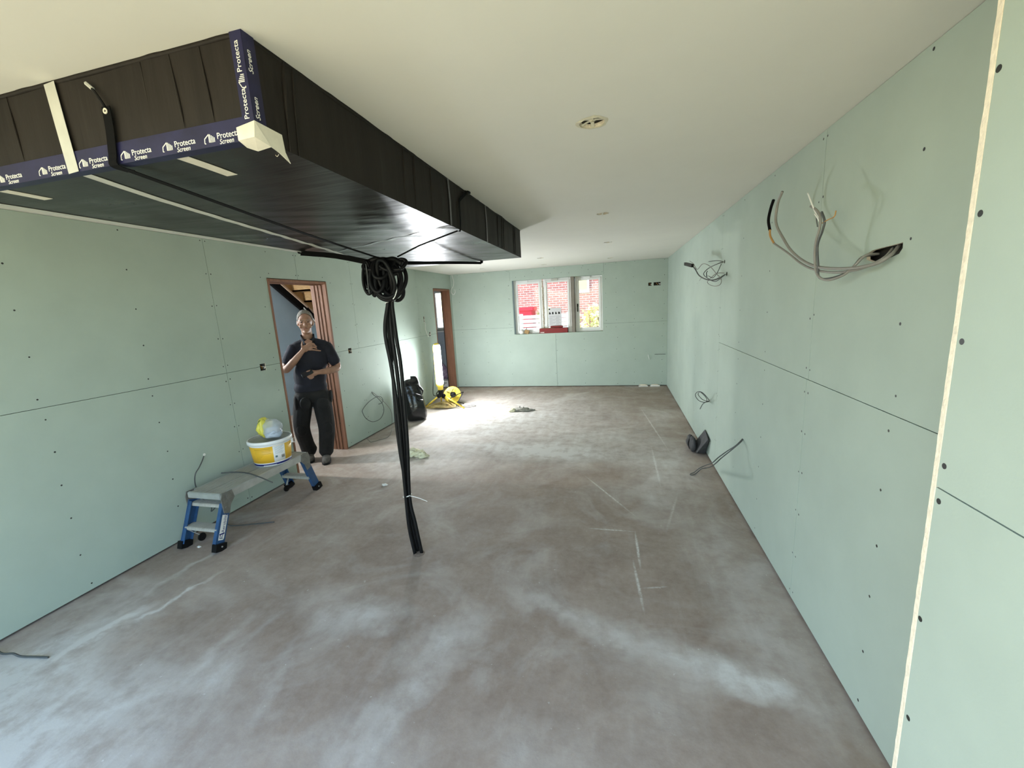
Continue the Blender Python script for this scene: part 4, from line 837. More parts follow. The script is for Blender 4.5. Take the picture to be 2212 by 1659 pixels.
# big grey tails out of the ragged hole
t = wire('power_cable_tails', 'thick grey power cable tails curling out of the ragged hole in the right wall', 'cables', [
    (RW([(1945, 528, -.03), (1925, 550, .02), (1890, 570, .05), (1830, 580, .08), (1760, 575, .11), (1715, 548, .13), (1690, 512, .14), (1676, 480, .145), (1680, 440, .145), (1690, 414, .145)]), .0062, M_grey),
    (RW([(1930, 535, -.02), (1905, 560, .03), (1850, 583, .06), (1790, 588, .09), (1740, 575, .115), (1700, 545, .13), (1672, 526, .14)]), .0048, M_grey),
    (RW([(1672, 526, .14), (1664, 510, .142), (1663, 495, .143)]), .0052, M_copper),
    (RW([(1663, 497, .143), (1660, 475, .144), (1665, 450, .145), (1671, 432, .145)]), .0072, M_blackflat),
    (RW([(1900, 548, -.02), (1870, 552, .03), (1845, 575, .06), (1820, 595, .08), (1785, 605, .10), (1765, 592, .11), (1760, 560, .115), (1762, 525, .12), (1770, 495, .12), (1772, 470, .12), (1765, 455, .12), (1751, 446, .12)]), .0050, M_grey),
    (RW([(1890, 550, -.02), (1862, 556, .02), (1835, 585, .05), (1800, 600, .09), (1770, 600, .105), (1767, 570, .11), (1766, 530, .115), (1776, 500, .12), (1781, 478, .12), (1775, 458, .12)]), .0046, M_greyd),
    (RW([(1776, 482, .12), (1790, 474, .12), (1802, 468, .118), (1806, 455, .115)]), .0022, M_copper),
    (RW([(1768, 470, .12), (1760, 455, .122), (1753, 438, .124), (1745, 417, .125)]), .0030, M_whitew),
    (RW([(1770, 478, .12), (1764, 468, .125), (1760, 462, .126)]), .0026, M_whitew),
    (RW([(1766, 490, .12), (1764, 475, .122), (1763, 462, .122)]), .0022, M_greyd)], bp(1900, 548, 'x', XR))
t = wire('junction_wires', 'tangled thin wires with a black connector high on the right wall', 'wires', [
    (RW([(1565, 565, -.01), (1550, 570, .05), (1530, 580, .10), (1520, 592, .14), (1530, 602, .13), (1545, 608, .10), (1560, 598, .06), (1568, 592, -.01)]), .0038, M_greyd),
    (RW([(1568, 592, -.01), (1555, 600, .05), (1540, 605, .10), (1524, 603, .14), (1510, 595, .17), (1502, 582, .20), (1494, 573, .22)]), .0055, M_greyd),
    (RW([(1568, 590, -.01), (1550, 590, .05), (1538, 598, .09), (1528, 610, .10), (1540, 618, .10), (1555, 615, .08), (1558, 603, .06), (1548, 592, .08), (1533, 575, .12), (1518, 570, .15), (1506, 582, .18), (1498, 570, .21), (1490, 564, .22)]), .0032, M_grey),
    (RW([(1566, 566, -.01), (1550, 563, .04), (1531, 565, .08)]), .0034, M_greyd),
    (RW([(1527, 598, .12), (1526, 590, .12), (1528, 586, .12)]), .0036, M_black),
    (RW([(1505, 588, .17), (1500, 578, .19), (1497, 584, .19)]), .002, M_whitew), (RW([(1515, 600, .16), (1511, 606, .16)]), .002, M_grey),
    (RW([(1558, 570, .03), (1550, 588, .07), (1540, 600, .10), (1530, 596, .12)]), .0030, M_greyd)], bp(1568, 590, 'x', XR))
c = bp(1488, 569, 'x', XR - .225); q = MB(); q.bar(bp(1480, 570, 'x', XR - .23), bp(1496, 574, 'x', XR - .22), .022, .03); q.build('connector', M_black, t)
wire('wire_loop', 'small dark loop of wire sticking out low on the right wall', 'wire', [
    (RW([(1533, 867, -.01), (1527, 858, .05), (1517, 848, .10), (1508, 846, .13), (1502, 853, .15), (1508, 864, .13), (1520, 869, .08), (1533, 867, -.01)]), .0036, M_greyd),
    (RW([(1533, 867, -.01), (1525, 866, .05), (1516, 862, .10), (1508, 852, .13), (1513, 847, .13), (1526, 860, .08), (1526, 867, .05), (1518, 873, .10), (1512, 884, .13)]), .0034, M_greyd)], bp(1533, 867, 'x', XR))
wire('socket_tail', 'long dark doubled wire reaching from the right wall down to the floor', 'wire', [
    (RW([(1606, 946, -.01), (1590, 962, .06), (1570, 975, .12), (1552, 988, .18), (1538, 1000, .22)]) + [bp(1524, 1005, 'z', .12), bp(1510, 1012, 'z', .06), bp(1500, 1020, 'z', .02), bp(1491, 1024, 'z', .006), bp(1494, 1026, 'z', .006), bp(1503, 1023, 'z', .012), bp(1515, 1013, 'z', .05), bp(1530, 1010, 'z', .10)] + RW([(1542, 1004, .21), (1560, 988, .15), (1585, 968, .08), (1600, 955, .03), (1606, 947, -.01)]), .0042, M_greyd)], bp(1606, 946, 'x', XR))
wire('socket_tail', 'big drooping loop of grey wire on the left wall right of the doorway', 'wire', [
    (LW([(801, 845, -.01), (808, 854, .03), (814, 858, .05), (826, 872, .07), (829, 888, .07), (822, 904, .07), (806, 911, .07), (792, 905, .05), (784, 893, .02), (784, 884, .012), (797, 868, .04), (812, 858, .06), (822, 857, .07), (827, 864, .07), (825, 870, .07), (818, 873, .06)]), .0042, M_greyd),
    (LW([(801, 845, -.01), (812, 853, .04), (825, 864, .08), (840, 880, .12), (846, 893, .15), (847, 915, .16)]) + [bp(846, 930, 'z', .12), bp(838, 944, 'z', .02), bp(820, 950, 'z', .006), bp(802, 955, 'z', .006), bp(797, 951, 'z', .005), bp(792, 947, 'x', XL + .006)], .0040, M_grey)], bp(801, 845, 'x', XL))
wire('socket_tail', 'dark wire drooping from the left wall behind the work platform', 'wire', [
    (LW([(441, 983, -.01), (437, 995, .03), (430, 1010, .06), (422, 1024, .06), (421, 1042, .05), (426, 1058, .03), (436, 1075, .03), (456, 1095, .05), (458, 1104, .06)]) + [Vector((-3.29, 2.62, .2)), Vector((-3.26, 2.60, .06)), Vector((-3.2, 2.55, .007)), Vector((-3.0, 2.60, .006)), Vector((-2.84, 2.66, .006))], .0045, M_greyd)], bp(441, 983, 'x', XL),
    [(MB().lathe([(.006, .001), (.012, .0015), (.010, .004), (.005, .003)], bp(441, 982, 'x', XL), (1, 0, 0), 10), 'chipped_rim', M_print)])
wire('corner_lead', 'thin pale cable drooping down the far left corner of the room', 'cable', [
    ([(XL + .05, YB - .012, 2.39), (XL + .08, YB - .015, 2.28), (XL + .07, YB - .02, 2.17), (XL + .03, YB - .04, 2.10), (XL + .03, YB - .06, 2.03), (XL + .07, YB - .04, 1.99), (XL + .10, YB - .02, 2.04), (XL + .085, YB + .005, 2.10)], .005, M_whitew)], (XL + .05, YB, 2.2))
wire('switch_drop', 'pale wire hanging from the switch hole beside the far doorway', 'wire', [
    ([(XL - .01, 7.008, 1.50), (XL + .02, 7.0, 1.46), (XL + .02, 6.99, 1.36), (XL + .03, 7.06, 1.22)], .005, M_whitew)], (XL, 7.0, 1.5))
wire('socket_tail', 'two tiny wire ends low on the far wall beside the corner', 'wire', [
    ([(.582, YB + .005, .617), (.585, YB - .02, .60), (.605, YB - .015, .52)], .005, M_whitew), ([(.70, YB + .005, .62), (.74, YB - .02, .622), (.90, YB - .012, .618)], .004, M_greyd)], (.65, YB, .617))
q = MB(); q.tube([bp(-12, 1400, 'z', .02), bp(5, 1412, 'z', .012), bp(28, 1412, 'z', .03), bp(45, 1418, 'z', .012), bp(75, 1419, 'z', .007), bp(104, 1420, 'z', .007)], .0055, 7); props(q.build('cable_offcut', M_greyd, None, True, bp(50, 1419, 'z', 0)), 'grey cable offcut on the floor by the near left wall', 'cable')
# back boxes in the walls
def back_box(label, y, z, hy, hz, ax='L'):
    t = thing('socket_box', (XL, y, z) if ax == 'L' else (y, YB, z), label, 'socket box'); e = .0025
    P = (lambda u, v, d_: (XL - .006 - d_, y + u, z + v)) if ax == 'L' else (lambda u, v, d_: (y + u, YB + .006 + d_, z + v))
    q = MB()
    for a, b_, c_, d_ in ((-hy, -hy + e, -hz, hz), (hy - e, hy, -hz, hz), (-hy, hy, -hz, -hz + e), (-hy, hy, hz - e, hz)):
        q.add([P(u, v, dd) for dd in (0, .04) for u, v in ((a, c_), (b_, c_), (b_, d_), (a, d_))], [(0, 1, 2, 3), (7, 6, 5, 4), (0, 4, 5, 1), (1, 5, 6, 2), (2, 6, 7, 3), (3, 7, 4, 0)])
    q.build('metal_box', M_greyd, t)
    q = MB(); q.tube([P(.5 * hy, .2 * hz, .03), P(.6 * hy, 0, .01), P(.95 * hy, -.1 * hz, -.004), P(.7 * hy, -.5 * hz, .01)], .004, 6); q.build('core', M_whitew, t)
    q = MB(); q.tube([P(-.2 * hy, .6 * hz, .03), P(0, .0, .008), P(.3 * hy, -.6 * hz, .02)], .004, 6); q.build('core', M_copper, t)
back_box('open socket box left of the doorway where the man stands', 3.343, 1.241, .034, .034); back_box('open socket box right of the doorway where the man stands', 4.748, 1.238, .036, .034)
back_box('open socket box beside the far doorway at board joint height', 7.202, 1.262, .032, .036); back_box('narrow switch box high beside the far doorway', 7.008, 1.541, .02, .05)
back_box('square socket box on the far wall right of the window', .61, 1.945, .03, .03, 'F'); back_box('wide double socket box in the far wall next to the corner', .737, 1.945, .062, .03, 'F')

# ================================================================== SACK, LAMP, REEL
t = thing('rubbish_sack', (-3.10, 5.84, 0), 'shiny black rubbish sack leaning by the left wall', 'sack')
prof = [(0, .10, .06, 0), (.012, .155, .12, 0), (.08, .165, .135, .005), (.18, .16, .14, .0), (.30, .15, .13, -.02), (.40, .145, .115, -.045), (.48, .14, .10, -.07), (.55, .13, .09, -.09), (.62, .12, .07, -.09), (.66, .10, .04, -.085), (.665, .0, .0, -.085)]
q = MB(); n_ = 40; vs = []; fs = []
for i, (z, ra, rb_, off) in enumerate(prof):
    for k in range(n_):
        a = 2 * math.pi * k / n_; cc, ss = math.cos(a), math.sin(a); sup = (abs(cc) ** 3.2 + abs(ss) ** 3.2) ** (-1 / 3.2)
        wv = 1 + .05 * noise.noise((cc * 2, ss * 2, z * 7)) + .05 * noise.noise((cc * 5, ss * 5, z * 4 + 4)) * (z > .05)
        lx, ly = ra * cc * sup * wv, rb_ * ss * sup * wv; ca, sa = math.cos(.55), math.sin(.55)
        zz = z + (.045 * noise.noise((cc * 2, ss * 2, 9)) + .03 * cc if z > .5 else 0)
        vs.append((-3.10 + lx * ca - ly * sa + off * .5, 5.84 + lx * sa + ly * ca, max(0, zz)))
for i in range(len(prof) - 1):
    for k in range(n_): fs.append((i * n_ + k, i * n_ + (k + 1) % n_, (i + 1) * n_ + (k + 1) % n_, (i + 1) * n_ + k))
fs.append(tuple(reversed(range(n_)))); q.add(vs, fs); o = q.build('bag', M_sack, t, True); o.modifiers.new('s', 'SUBSURF').render_levels = 2
for nm, pts in (('fold', [(-2.98, 5.74, .60), (-2.95, 5.76, .54), (-2.93, 5.79, .48), (-2.945, 5.80, .42)]), ('fold', [(-2.99, 5.72, .36), (-2.95, 5.74, .34), (-2.93, 5.78, .335)]), ('fold', [(-3.02, 5.70, .46), (-2.97, 5.73, .42), (-2.93, 5.77, .40)])):
    q = MB(); q.tube(pts, lambda t_: .004 + .012 * math.sin(math.pi * t_), 8); q.build(nm, M_sack, t, True)

LPX, LPY = -2.972, 6.55
TL = thing('work_light', (LPX, LPY, 0), 'lit upright work light on a yellow tripod by the far doorway', 'lamp')
ax_ = Vector((.62, -.78, 0)).normalized(); pp = Vector((ax_.y, -ax_.x, 0))
def half(r_, z0, z1, a0, a1, n_, m, name, parent=TL, smooth=True):
    vs = []; fs = []; zz = [z0, z0 + .02, z1 - .05, z1 - .02, z1]; ks = [1, 1, 1, .8, .45]
    for z, k in zip(zz, ks):
        for i in range(n_ + 1): a = a0 + (a1 - a0) * i / n_; vs.append(Vector((LPX, LPY, z)) + (ax_ * math.cos(a) + pp * math.sin(a)) * r_ * k)
    for j in range(4):
        for i in range(n_): b_ = j * (n_ + 1) + i; fs.append((b_, b_ + 1, b_ + n_ + 2, b_ + n_ + 1))
    q = MB(); q.add(vs, fs); return q.build(name, m, parent, smooth)
half(.058, .445, 1.13, -2.3, .55, 24, M_glow, 'diffuser'); half(.058, .445, 1.13, .55, 2.1, 12, emit_mat('lamp_side_lit', (.92, .96, 1.0), LAMP_STRENGTH * .22), 'side_diffuser')
half(.0595, .44, 1.14, 2.1, 2 * math.pi - 2.3, 20, M_lamp_y, 'housing')
for s in (-1, 1):
    q = MB(); a = 2.1 if s > 0 else -2.3; e = Vector((LPX, LPY, 0)) + (ax_ * math.cos(a) + pp * math.sin(a)) * .064; q.tube([e + Vector((0, 0, .40)), e + Vector((0, 0, .8)), e + Vector((0, 0, 1.08)), Vector((LPX, LPY, 1.135)) + (e - Vector((LPX, LPY, 0))) * .45], .008, 7, smooth=4); q.build('guard_rail', M_lamp_y, TL, True)
q = MB(); q.lathe([(.045, 1.105), (.04, 1.13), (.022, 1.142), (.0, 1.145)], (LPX, LPY, 0), n=22); q.build('top_cap', M_lamp_y, TL, True)
q = MB(); q.tube([(LPX - .02, LPY, 1.14), (LPX - .012, LPY, 1.165), (LPX + .012, LPY, 1.165), (LPX + .02, LPY, 1.14)], .003, 6); q.build('hook', M_alu, TL, True)
q = MB(); q.lathe([(.052, .45), (.052, .40), (.047, .34), (.043, .335), (.0, .335)], (LPX, LPY, 0), n=22); q.build('collar', M_lamp_y, TL, True)
q = MB(); q.lathe([(.045, .335), (.044, .30), (.034, .25), (.030, .21), (.0, .21)], (LPX, LPY, 0), n=20); q.build('socket', M_black, TL, True)
for fx, fy in ((-2.575, 6.565), (-3.31, 6.60), (-3.15, 6.93)):
    top = Vector((LPX, LPY, .235)); ft = Vector((fx, fy, .012)); dr = (ft - top); h0 = top + dr.normalized() * .055; h0.z += .02
    q = MB(); q.cyl(h0, ft, .014, n=12); lg = q.build('leg', M_lamp_y, TL, True)
    q = MB(); q.ell(ft, (.017, .017, .012), u=12, v=8); q.build('foot', M_lamp_y, lg, True)
    q = MB(); u_ = dr.normalized().cross(Vector((0, 0, 1))).normalized(); q.lathe([(.0, -.018), (.034, -.016), (.036, 0), (.034, .016), (.0, .018)], h0, u_, 18); q.build('hinge_knob', M_black, lg, True)
q = MB(); q.tube([(LPX - .06, LPY - .02, 1.0), (-3.06, 6.54, .7), (-3.09, 6.53, .45), (-3.10, 6.52, .25), (-3.0, 6.53, .24)], .006, 7); q.build('lead', M_black, TL, True)
# cable reel
RL = thing('cable_reel', (-2.90, 6.87, 0), 'yellow cable reel with a black tube frame beside the work light', 'cable reel')
rc = Vector((-2.90, 6.87, .168)); ra = Vector((.55, -.75, .30)).normalized()
for k, (o_, r_) in enumerate(((.05, .152), (-.05, .152))):
    q = MB(); q.lathe([(.02, o_ - .008), (r_ - .01, o_ - .012), (r_, o_ - .006), (r_, o_ + .006), (r_ - .01, o_ + .012), (.02, o_ + .008)], rc, ra, 36); q.build('flange', M_lamp_y, RL, True)
q = MB(); q.lathe([(.0, -.06), (.11, -.05), (.11, .05), (.0, .06)], rc, ra, 28); q.build('wound_cord', M_cord, RL, True)
q = MB(); q.lathe([(.0, .055), (.05, .058), (.05, .085), (.02, .095), (.0, .095)], rc, ra, 22); q.build('hub', M_black, RL, True)
rx_ = ra.cross(Vector((0, 0, 1))).normalized(); ry_ = rx_.cross(ra)
for k in range(4): q = MB(); a = k * 1.57 + .6; c = rc + ra * .064 + (rx_ * math.cos(a) + ry_ * math.sin(a)) * .095; q.lathe([(.0, 0), (.018, 0), (.016, .004), (.0, .004)], c, ra, 12); q.build('socket_cover', mat('reel_dark_yellow', (.5, .34, .03), .4), RL)
fo = rc + ra * .10
q = MB(); q.tube([fo + rx_ * -.19 + ry_ * .02, fo + rx_ * -.02 - ry_ * .03, fo + rx_ * .10 - ry_ * .10, Vector((-2.68, 6.74, .012)), Vector((-2.76, 6.70, .012)), fo - rx_ * .06 - ry_ * .15, fo + rx_ * -.19 + ry_ * .02], .008, 7, smooth=5); q.build('frame', M_black, RL, True)
bo = rc - ra * .02
q = MB(); q.tube([bo + rx_ * .02 + ry_ * .12, bo + rx_ * .08 + ry_ * .16, bo + rx_ * .20 + ry_ * .13, bo + rx_ * .25 + ry_ * .02, Vector((-2.68, 6.86, .012))], .008, 7, smooth=5); q.build('frame', M_black, RL, True)
q = MB(); q.tube([fo + rx_ * -.02 + ry_ * .10, fo + rx_ * .05 + ry_ * .03, fo + rx_ * .12 + ry_ * .07], .006, 6, smooth=3); q.build('crank', M_black, RL, True)
# loose cord heap
EC = thing('extension_cord', (-3.02, 6.66, 0), 'heap of loose straw coloured cord round the foot of the work light', 'cord'); P_ = []
for k in range(150):
    a = k * .62 + .5 * noise.noise((k * .13, 0, 0)); rr = .13 + .10 * noise.noise((k * .21, 3, 0)) + .05 * math.sin(k * .37)
    x = -3.03 + (rr + .10) * math.cos(a) * .95 + .03 * noise.noise((k * .05, 9, 1)); y = 6.66 + rr * math.sin(a) * .95; hmax = .055 * max(0, 1 - ((x + 3.03) / .25) ** 2)
    P_.append((max(x, XL + .02), y, .007 + hmax * random.random()))
q = MB(); q.tube(P_, .0065, 6, smooth=4); q.build('coils', M_cord, EC, True)
q = MB(); q.tube([(-2.85, 6.60, .008), (-2.6, 6.70, .007), (-2.45, 6.78, .007), (-2.42, 6.70, .007), (-2.5, 6.64, .007), (-2.68, 6.62, .007), (-2.82, 6.55, .007)], .0055, 6); q.build('stray_loop', M_grey, EC, True)

# ================================================================== SMALL THINGS
t = thing('knee_pad', (.84, 4.68, 0), 'black foam pad with rounded lobes leaning against the right wall', 'pad')
xa = Vector((.06, -.30, .02)); c0 = Vector((.80, 4.86, .03))
n1 = Vector((.06, .20, .21)); p00 = Vector((.815, 4.60, .02)); E1 = Vector((.085, -.16, .215)); E2 = Vector((.02, .27, .03)); TH = Vector((.10, .045, -.03))
q = MB(); vs = [p00, p00 + E1, p00 + E1 + E2, p00 + E2]; vs += [v + TH for v in vs]; vs = [Vector((min(v.x, XR - .002), v.y, max(.003, v.z))) for v in vs]
q.add(vs, [(0, 1, 2, 3), (7, 6, 5, 4), (0, 4, 5, 1), (1, 5, 6, 2), (2, 6, 7, 3), (3, 7, 4, 0)]); o = q.build('pad', mat('dusty_black_foam', (.045, .045, .048), .7, var=.35, vscale=18), t); bv = o.modifiers.new('b', 'BEVEL'); bv.width = .012; bv.segments = 3
q = crumple((.80, 4.72, .085), (.035, .085, .085), 4.4, .12, 20, 14, .003); q.build('lobe', MATS['dusty_black_foam'], t, True)
q = crumple((.795, 4.86, .075), (.04, .075, .072), 8.4, .12, 20, 14, .003); q.build('lobe', MATS['dusty_black_foam'], t, True)
q = MB(); q.ribbon([(.775, 4.79, .01), (.765, 4.79, .09), (.80, 4.80, .165)], .03, .006, (0, 1, 0)); q.build('strap', M_black, t)
def scrap(name, label, cat, c, rad, seed, m, amp=.35):
    q = crumple(c, rad, seed, amp, 26, 16, .001); return props(q.build(name, m, None, True, (c[0], c[1], 0)), label, cat)
c = bp(896, 985, 'z', 0); t = thing('crumpled_wrapper', c, 'crumpled cream foam wrapper on the floor right of the black cables', 'wrapper')
crumple(c + Vector((.0, .0, .03)), (.085, .05, .045), 1.3, .9, 26, 16, .001).build('crumple', M_foam, t, True); crumple(c + Vector((.11, -.03, .025)), (.055, .04, .035), 5.3, .9, 20, 12, .001).build('crumple', M_foam, t, True); 
for k in range(9):
    a = random.random() * 6.28; cc = c + Vector((.04 + .12 * random.uniform(-1, 1), .05 * random.uniform(-1, 1), .025 + .035 * random.random())); d1 = Vector((math.cos(a), math.sin(a), random.uniform(-.3, .8))) * .035; d2 = d1.orthogonal().normalized() * .022
    q = MB(); q.add([cc - d1 - d2, cc + d1 * .6 - d2, cc + d1 + d2 * .8, cc - d1 * .5 + d2, cc + Vector((0, 0, .012))], [(0, 1, 4), (1, 2, 4), (2, 3, 4), (3, 0, 4)]); q.build('torn_flap', M_foam, t)
c = bp(1123, 888, 'z', 0); t = thing('rubble_scrap', c, 'grey scrap of rubble on the far floor below the window', 'rubble'); m_r = mat('rubble', (.30, .29, .25), .9, var=.3, vscale=40)
crumple(c + Vector((.03, 0, .025)), (.13, .06, .035), 2.3, .45, 24, 14, .001).build('lump', m_r, t, True); crumple(c + Vector((-.12, -.03, .02)), (.06, .05, .035), 9.3, .5, 20, 12, .001).build('lump', M_foam, t, True); crumple(c + Vector((.17, .05, .012)), (.06, .03, .015), 3.9, .5, 16, 10, .001).build('lump', m_r, t, True)
q = MB(); q.tube([c + Vector((.0, .0, .04)), c + Vector((.005, 0, .085))], .009, 6, smooth=0); q.build('spike', m_r, t); q = MB(); q.tube([c + Vector((.06, .0, .04)), c + Vector((.065, 0, .075))], .008, 6, smooth=0); q.build('spike', m_r, t)
scrap('plaster_scrap', 'small white scrap on the floor left of the black cables', 'scrap', bp(831, 1047, 'z', .006), (.028, .014, .008), 3.3, M_print, .7)
scrap('plaster_scrap', 'tiny white chip on the floor under the near end of the work platform', 'scrap', bp(430, 1181, 'z', .004), (.014, .008, .005), 5.3, M_print, .6)
for i, (a, b_, l_) in enumerate(((.62, .80, 'long white plaster offcut on the floor in the far right corner'), (.40, .58, 'short white plaster offcut on the floor below the far wall'))):
    t = thing('plaster_offcut', ((a + b_) / 2, YB - .05, 0), l_, 'offcut')
    q = MB(); q.bbox((a, YB - .075 - .01 * i, 0), (b_, YB - .03, .022 - .006 * i), .005); q.build('slab', M_print, t)
    q = crumple((a + .09, YB - .045, .028), (.07, .02, .012), 6.6 + i, .4, 16, 10, .001); q.build('crumbs', M_gyp, t, True)
# on the window sill
SZ = WZ[0] + .0035
t = thing('red_box', (-1.23, YB + .05, SZ), 'long open red cardboard box on the window sill', 'box')
x0b, x1b, y0b, y1b, hb = -1.53, -.955, YB + .01, YB + .115, .098; T_ = .004
q = MB(); q.box((x0b, y0b, SZ), (x1b, y0b + T_, SZ + hb)); q.box((x0b, y1b - T_, SZ), (x1b, y1b, SZ + hb)); q.box((x0b, y0b, SZ), (x0b + T_, y1b, SZ + hb)); q.box((x1b - T_, y0b, SZ), (x1b, y1b, SZ + hb)); q.box((x0b, y0b, SZ), (x1b, y1b, SZ + T_)); q.build('body', M_red, t)
q = MB(); q.box((x0b + .02, y0b + .006, SZ + hb - .006), (x0b + .30, y1b - .006, SZ + hb + .004)); q.build('flap', M_brown, t)
q = MB(); q.bar((x0b + .30, y0b + .05, SZ + hb), (x1b - .01, y0b + .06, SZ + hb + .03), .09, .004); q.build('flap', M_red, t)
q = MB(); q.box((x0b, y0b - .001, SZ + .04), (x1b, y0b, SZ + .044)); q.build('crease', mat('dark_red', (.12, .01, .01), .6), t)
q = MB()
for k in range(5): q.box((x0b + .02 + k * .016, y0b - .0014, SZ + .012), (x0b + .031 + k * .016, y0b - .0004, SZ + .030 - .004 * (k % 2)))
q.build('printed_mark', M_print, t)['kind'] = 'stuff'
q = MB(); q.bbox((-1.31, YB + .062, SZ + hb + .001), (-1.06, YB + .10, SZ + hb + .042), .003); props(q.build('small_red_box', M_red, None, False, (-1.19, YB + .09, SZ + hb)), 'small red box lying on top of the long red box', 'box')
t = thing('notice_sheet', (-1.2, YB + .1, SZ + .13), 'white printed notice standing against the middle window pane', 'notice')
q = MB(); q.box((-1.345, FY - .021, SZ + .135), (-1.085, FY - .0185, SZ + .50)); q.build('sheet', mat('paper', (.62, .62, .64), .8), t)
q = MB(); m_pt = mat('grey_print', (.36, .36, .38), .8)
for r_ in range(9): q.box((-1.33, FY - .022, SZ + .17 + r_ * .02), (-1.33 + .06 + .05 * ((r_ * 7) % 3), FY - .0212, SZ + .176 + r_ * .02)); q.box((-1.20, FY - .022, SZ + .17 + r_ * .02), (-1.20 + .06 + .02 * ((r_ * 5) % 3), FY - .0212, SZ + .176 + r_ * .02))
q.build('printed_lines', m_pt, t)
q = MB()
for k, w_ in enumerate((.035, .03, .035, .038)): q.box((-1.335 + k * .062, FY - .022, SZ + .375), (-1.335 + k * .062 + w_, FY - .0212, SZ + .40 + .01 * (k % 2))); q.box((-1.33 + k * .062, FY - .022, SZ + .40), (-1.33 + k * .062 + .02, FY - .0212, SZ + .42))
q.box((-1.34, FY - .022, SZ + .465), (-1.31, FY - .0212, SZ + .49)); q.build('printed_pictures', M_black, t)
scrap('paper_ball', 'crumpled white paper at the left end of the window sill', 'paper', (-1.915, YB + .05, SZ + .045), (.05, .03, .05), 2.7, M_print, .3).location.z = 0
t = thing('torn_carton', (-1.80, YB + .05, SZ), 'torn brown carton beside the white paper on the window sill', 'box')
q = MB(); M_ = Matrix.Translation((-1.80, YB + .05, SZ + .045)) @ Matrix.Rotation(.35, 4, 'Y'); q.bbox((-.045, -.03, -.04), (.045, .03, .04), .003, M_); q.build('body', mat('ochre_card', (.32, .20, .08), .7), t)
q = MB(); q.bar((-1.81, YB + .03, SZ + .085), (-1.80, YB + .025, SZ + .125), .02, .003); q.bar((-1.76, YB + .04, SZ + .03), (-1.70, YB + .035, SZ + .012), .025, .003); q.build('flap', M_brown, t)

# ================================================================== THE MAN IN THE DOORWAY
PO = Vector((-3.45, 4.08, 0)); FW_ = Vector((.643, -.766, 0)); RT_ = Vector((.766, .643, 0))
def L2W(p): return PO + RT_ * p[0] + FW_ * p[1] + Vector((0, 0, p[2]))
MAN = thing('person', PO, 'man in a navy polo shirt and black work trousers, hand on chest, in the doorway', 'person')
ROT = Matrix((RT_, FW_, Vector((0, 0, 1)))).transposed()
class FB(MB):
    def cap(s, pts, rads, n=14):
        """tapered limb through local points with round ends"""
        P_ = [Vector(p) for p in pts]; d0 = (P_[0] - P_[1]).normalized(); d1 = (P_[-1] - P_[-2]).normalized()
        Q = [P_[0] + d0 * rads[0] * .8] + P_ + [P_[-1] + d1 * rads[-1] * .8]; R2 = [rads[0] * .45] + list(rads) + [rads[-1] * .45]
        nq = len(Q); s.tube([L2W(p) for p in Q], lambda t: float(np.interp(t * (nq - 1), range(nq), R2)), n, smooth=5); return s
    def el(s, c, rad, tilt=(0, 0, 0), u=24, v=16):
        M_ = ROT @ Matrix.Rotation(tilt[0], 3, 'X') @ Matrix.Rotation(tilt[1], 3, 'Y') @ Matrix.Rotation(tilt[2], 3, 'Z'); return s.ell(L2W(c), rad, M_, u, v)
    def flesh(s, name, m, parent, vox=.006, it=4, zmin=None, zmax=None):
        me = s.mesh('tmp'); o = bpy.data.objects.new('tmp', me); COL.objects.link(o)
        r_ = o.modifiers.new('r', 'REMESH'); r_.mode = 'VOXEL'; r_.voxel_size = vox
        k = o.modifiers.new('s', 'SMOOTH'); k.factor = .5; k.iterations = it
        nm = bpy.data.meshes.new_from_object(o.evaluated_get(bpy.context.evaluated_depsgraph_get())); bpy.data.objects.remove(o, do_unlink=True)
        nm.materials.clear(); return link(name, nm, m, parent, True)
# --- body: head, neck, torso, arms, hands and legs in one skin
B = FB()
B.el((.012, .012, 1.665), (.074, .094, .098)); B.el((.008, .030, 1.595), (.060, .074, .088)); B.el((.006, .066, 1.545), (.036, .034, .032)); B.el((.010, .04, 1.66), (.070, .070, .060))
B.cap([(.012, -.02, 1.44), (.012, 0, 1.56)], [.060, .054])
B.el((.004, .112, 1.612), (.014, .020, .022)); B.cap([(.006, .100, 1.655), (.004, .116, 1.618)], [.010, .012]); B.el((.004, .098, 1.675), (.050, .016, .012))
B.el((.003, .100, 1.572), (.024, .012, .012)); B.el((.003, .092, 1.535), (.022, .018, .018))
for s in (-1, 1): B.el((.012 + s * .078, .005, 1.635), (.012, .022, .034), (0, 0, s * .3)); B.el((.006 + s * .045, .078, 1.600), (.022, .020, .024))
B.el((.02, 0, 1.24), (.165, .10, .20)); B.el((-.02, .01, 1.0), (.15, .10, .18)); B.cap([(-.11, -.01, 1.355), (.16, -.01, 1.35)], [.046, .046])
aL = [(-.140, -.01, 1.345), (-.212, .035, 1.25), (-.255, .085, 1.135), (-.17, .165, 1.215), (-.075, .185, 1.315)]
aR = [(.192, -.01, 1.335), (.248, .005, 1.23), (.280, .040, 1.100), (.19, .140, 1.082), (.085, .195, 1.082)]
B.cap(aL, [.044, .043, .041, .040, .027]); B.cap(aR, [.044, .043, .041, .040, .027])
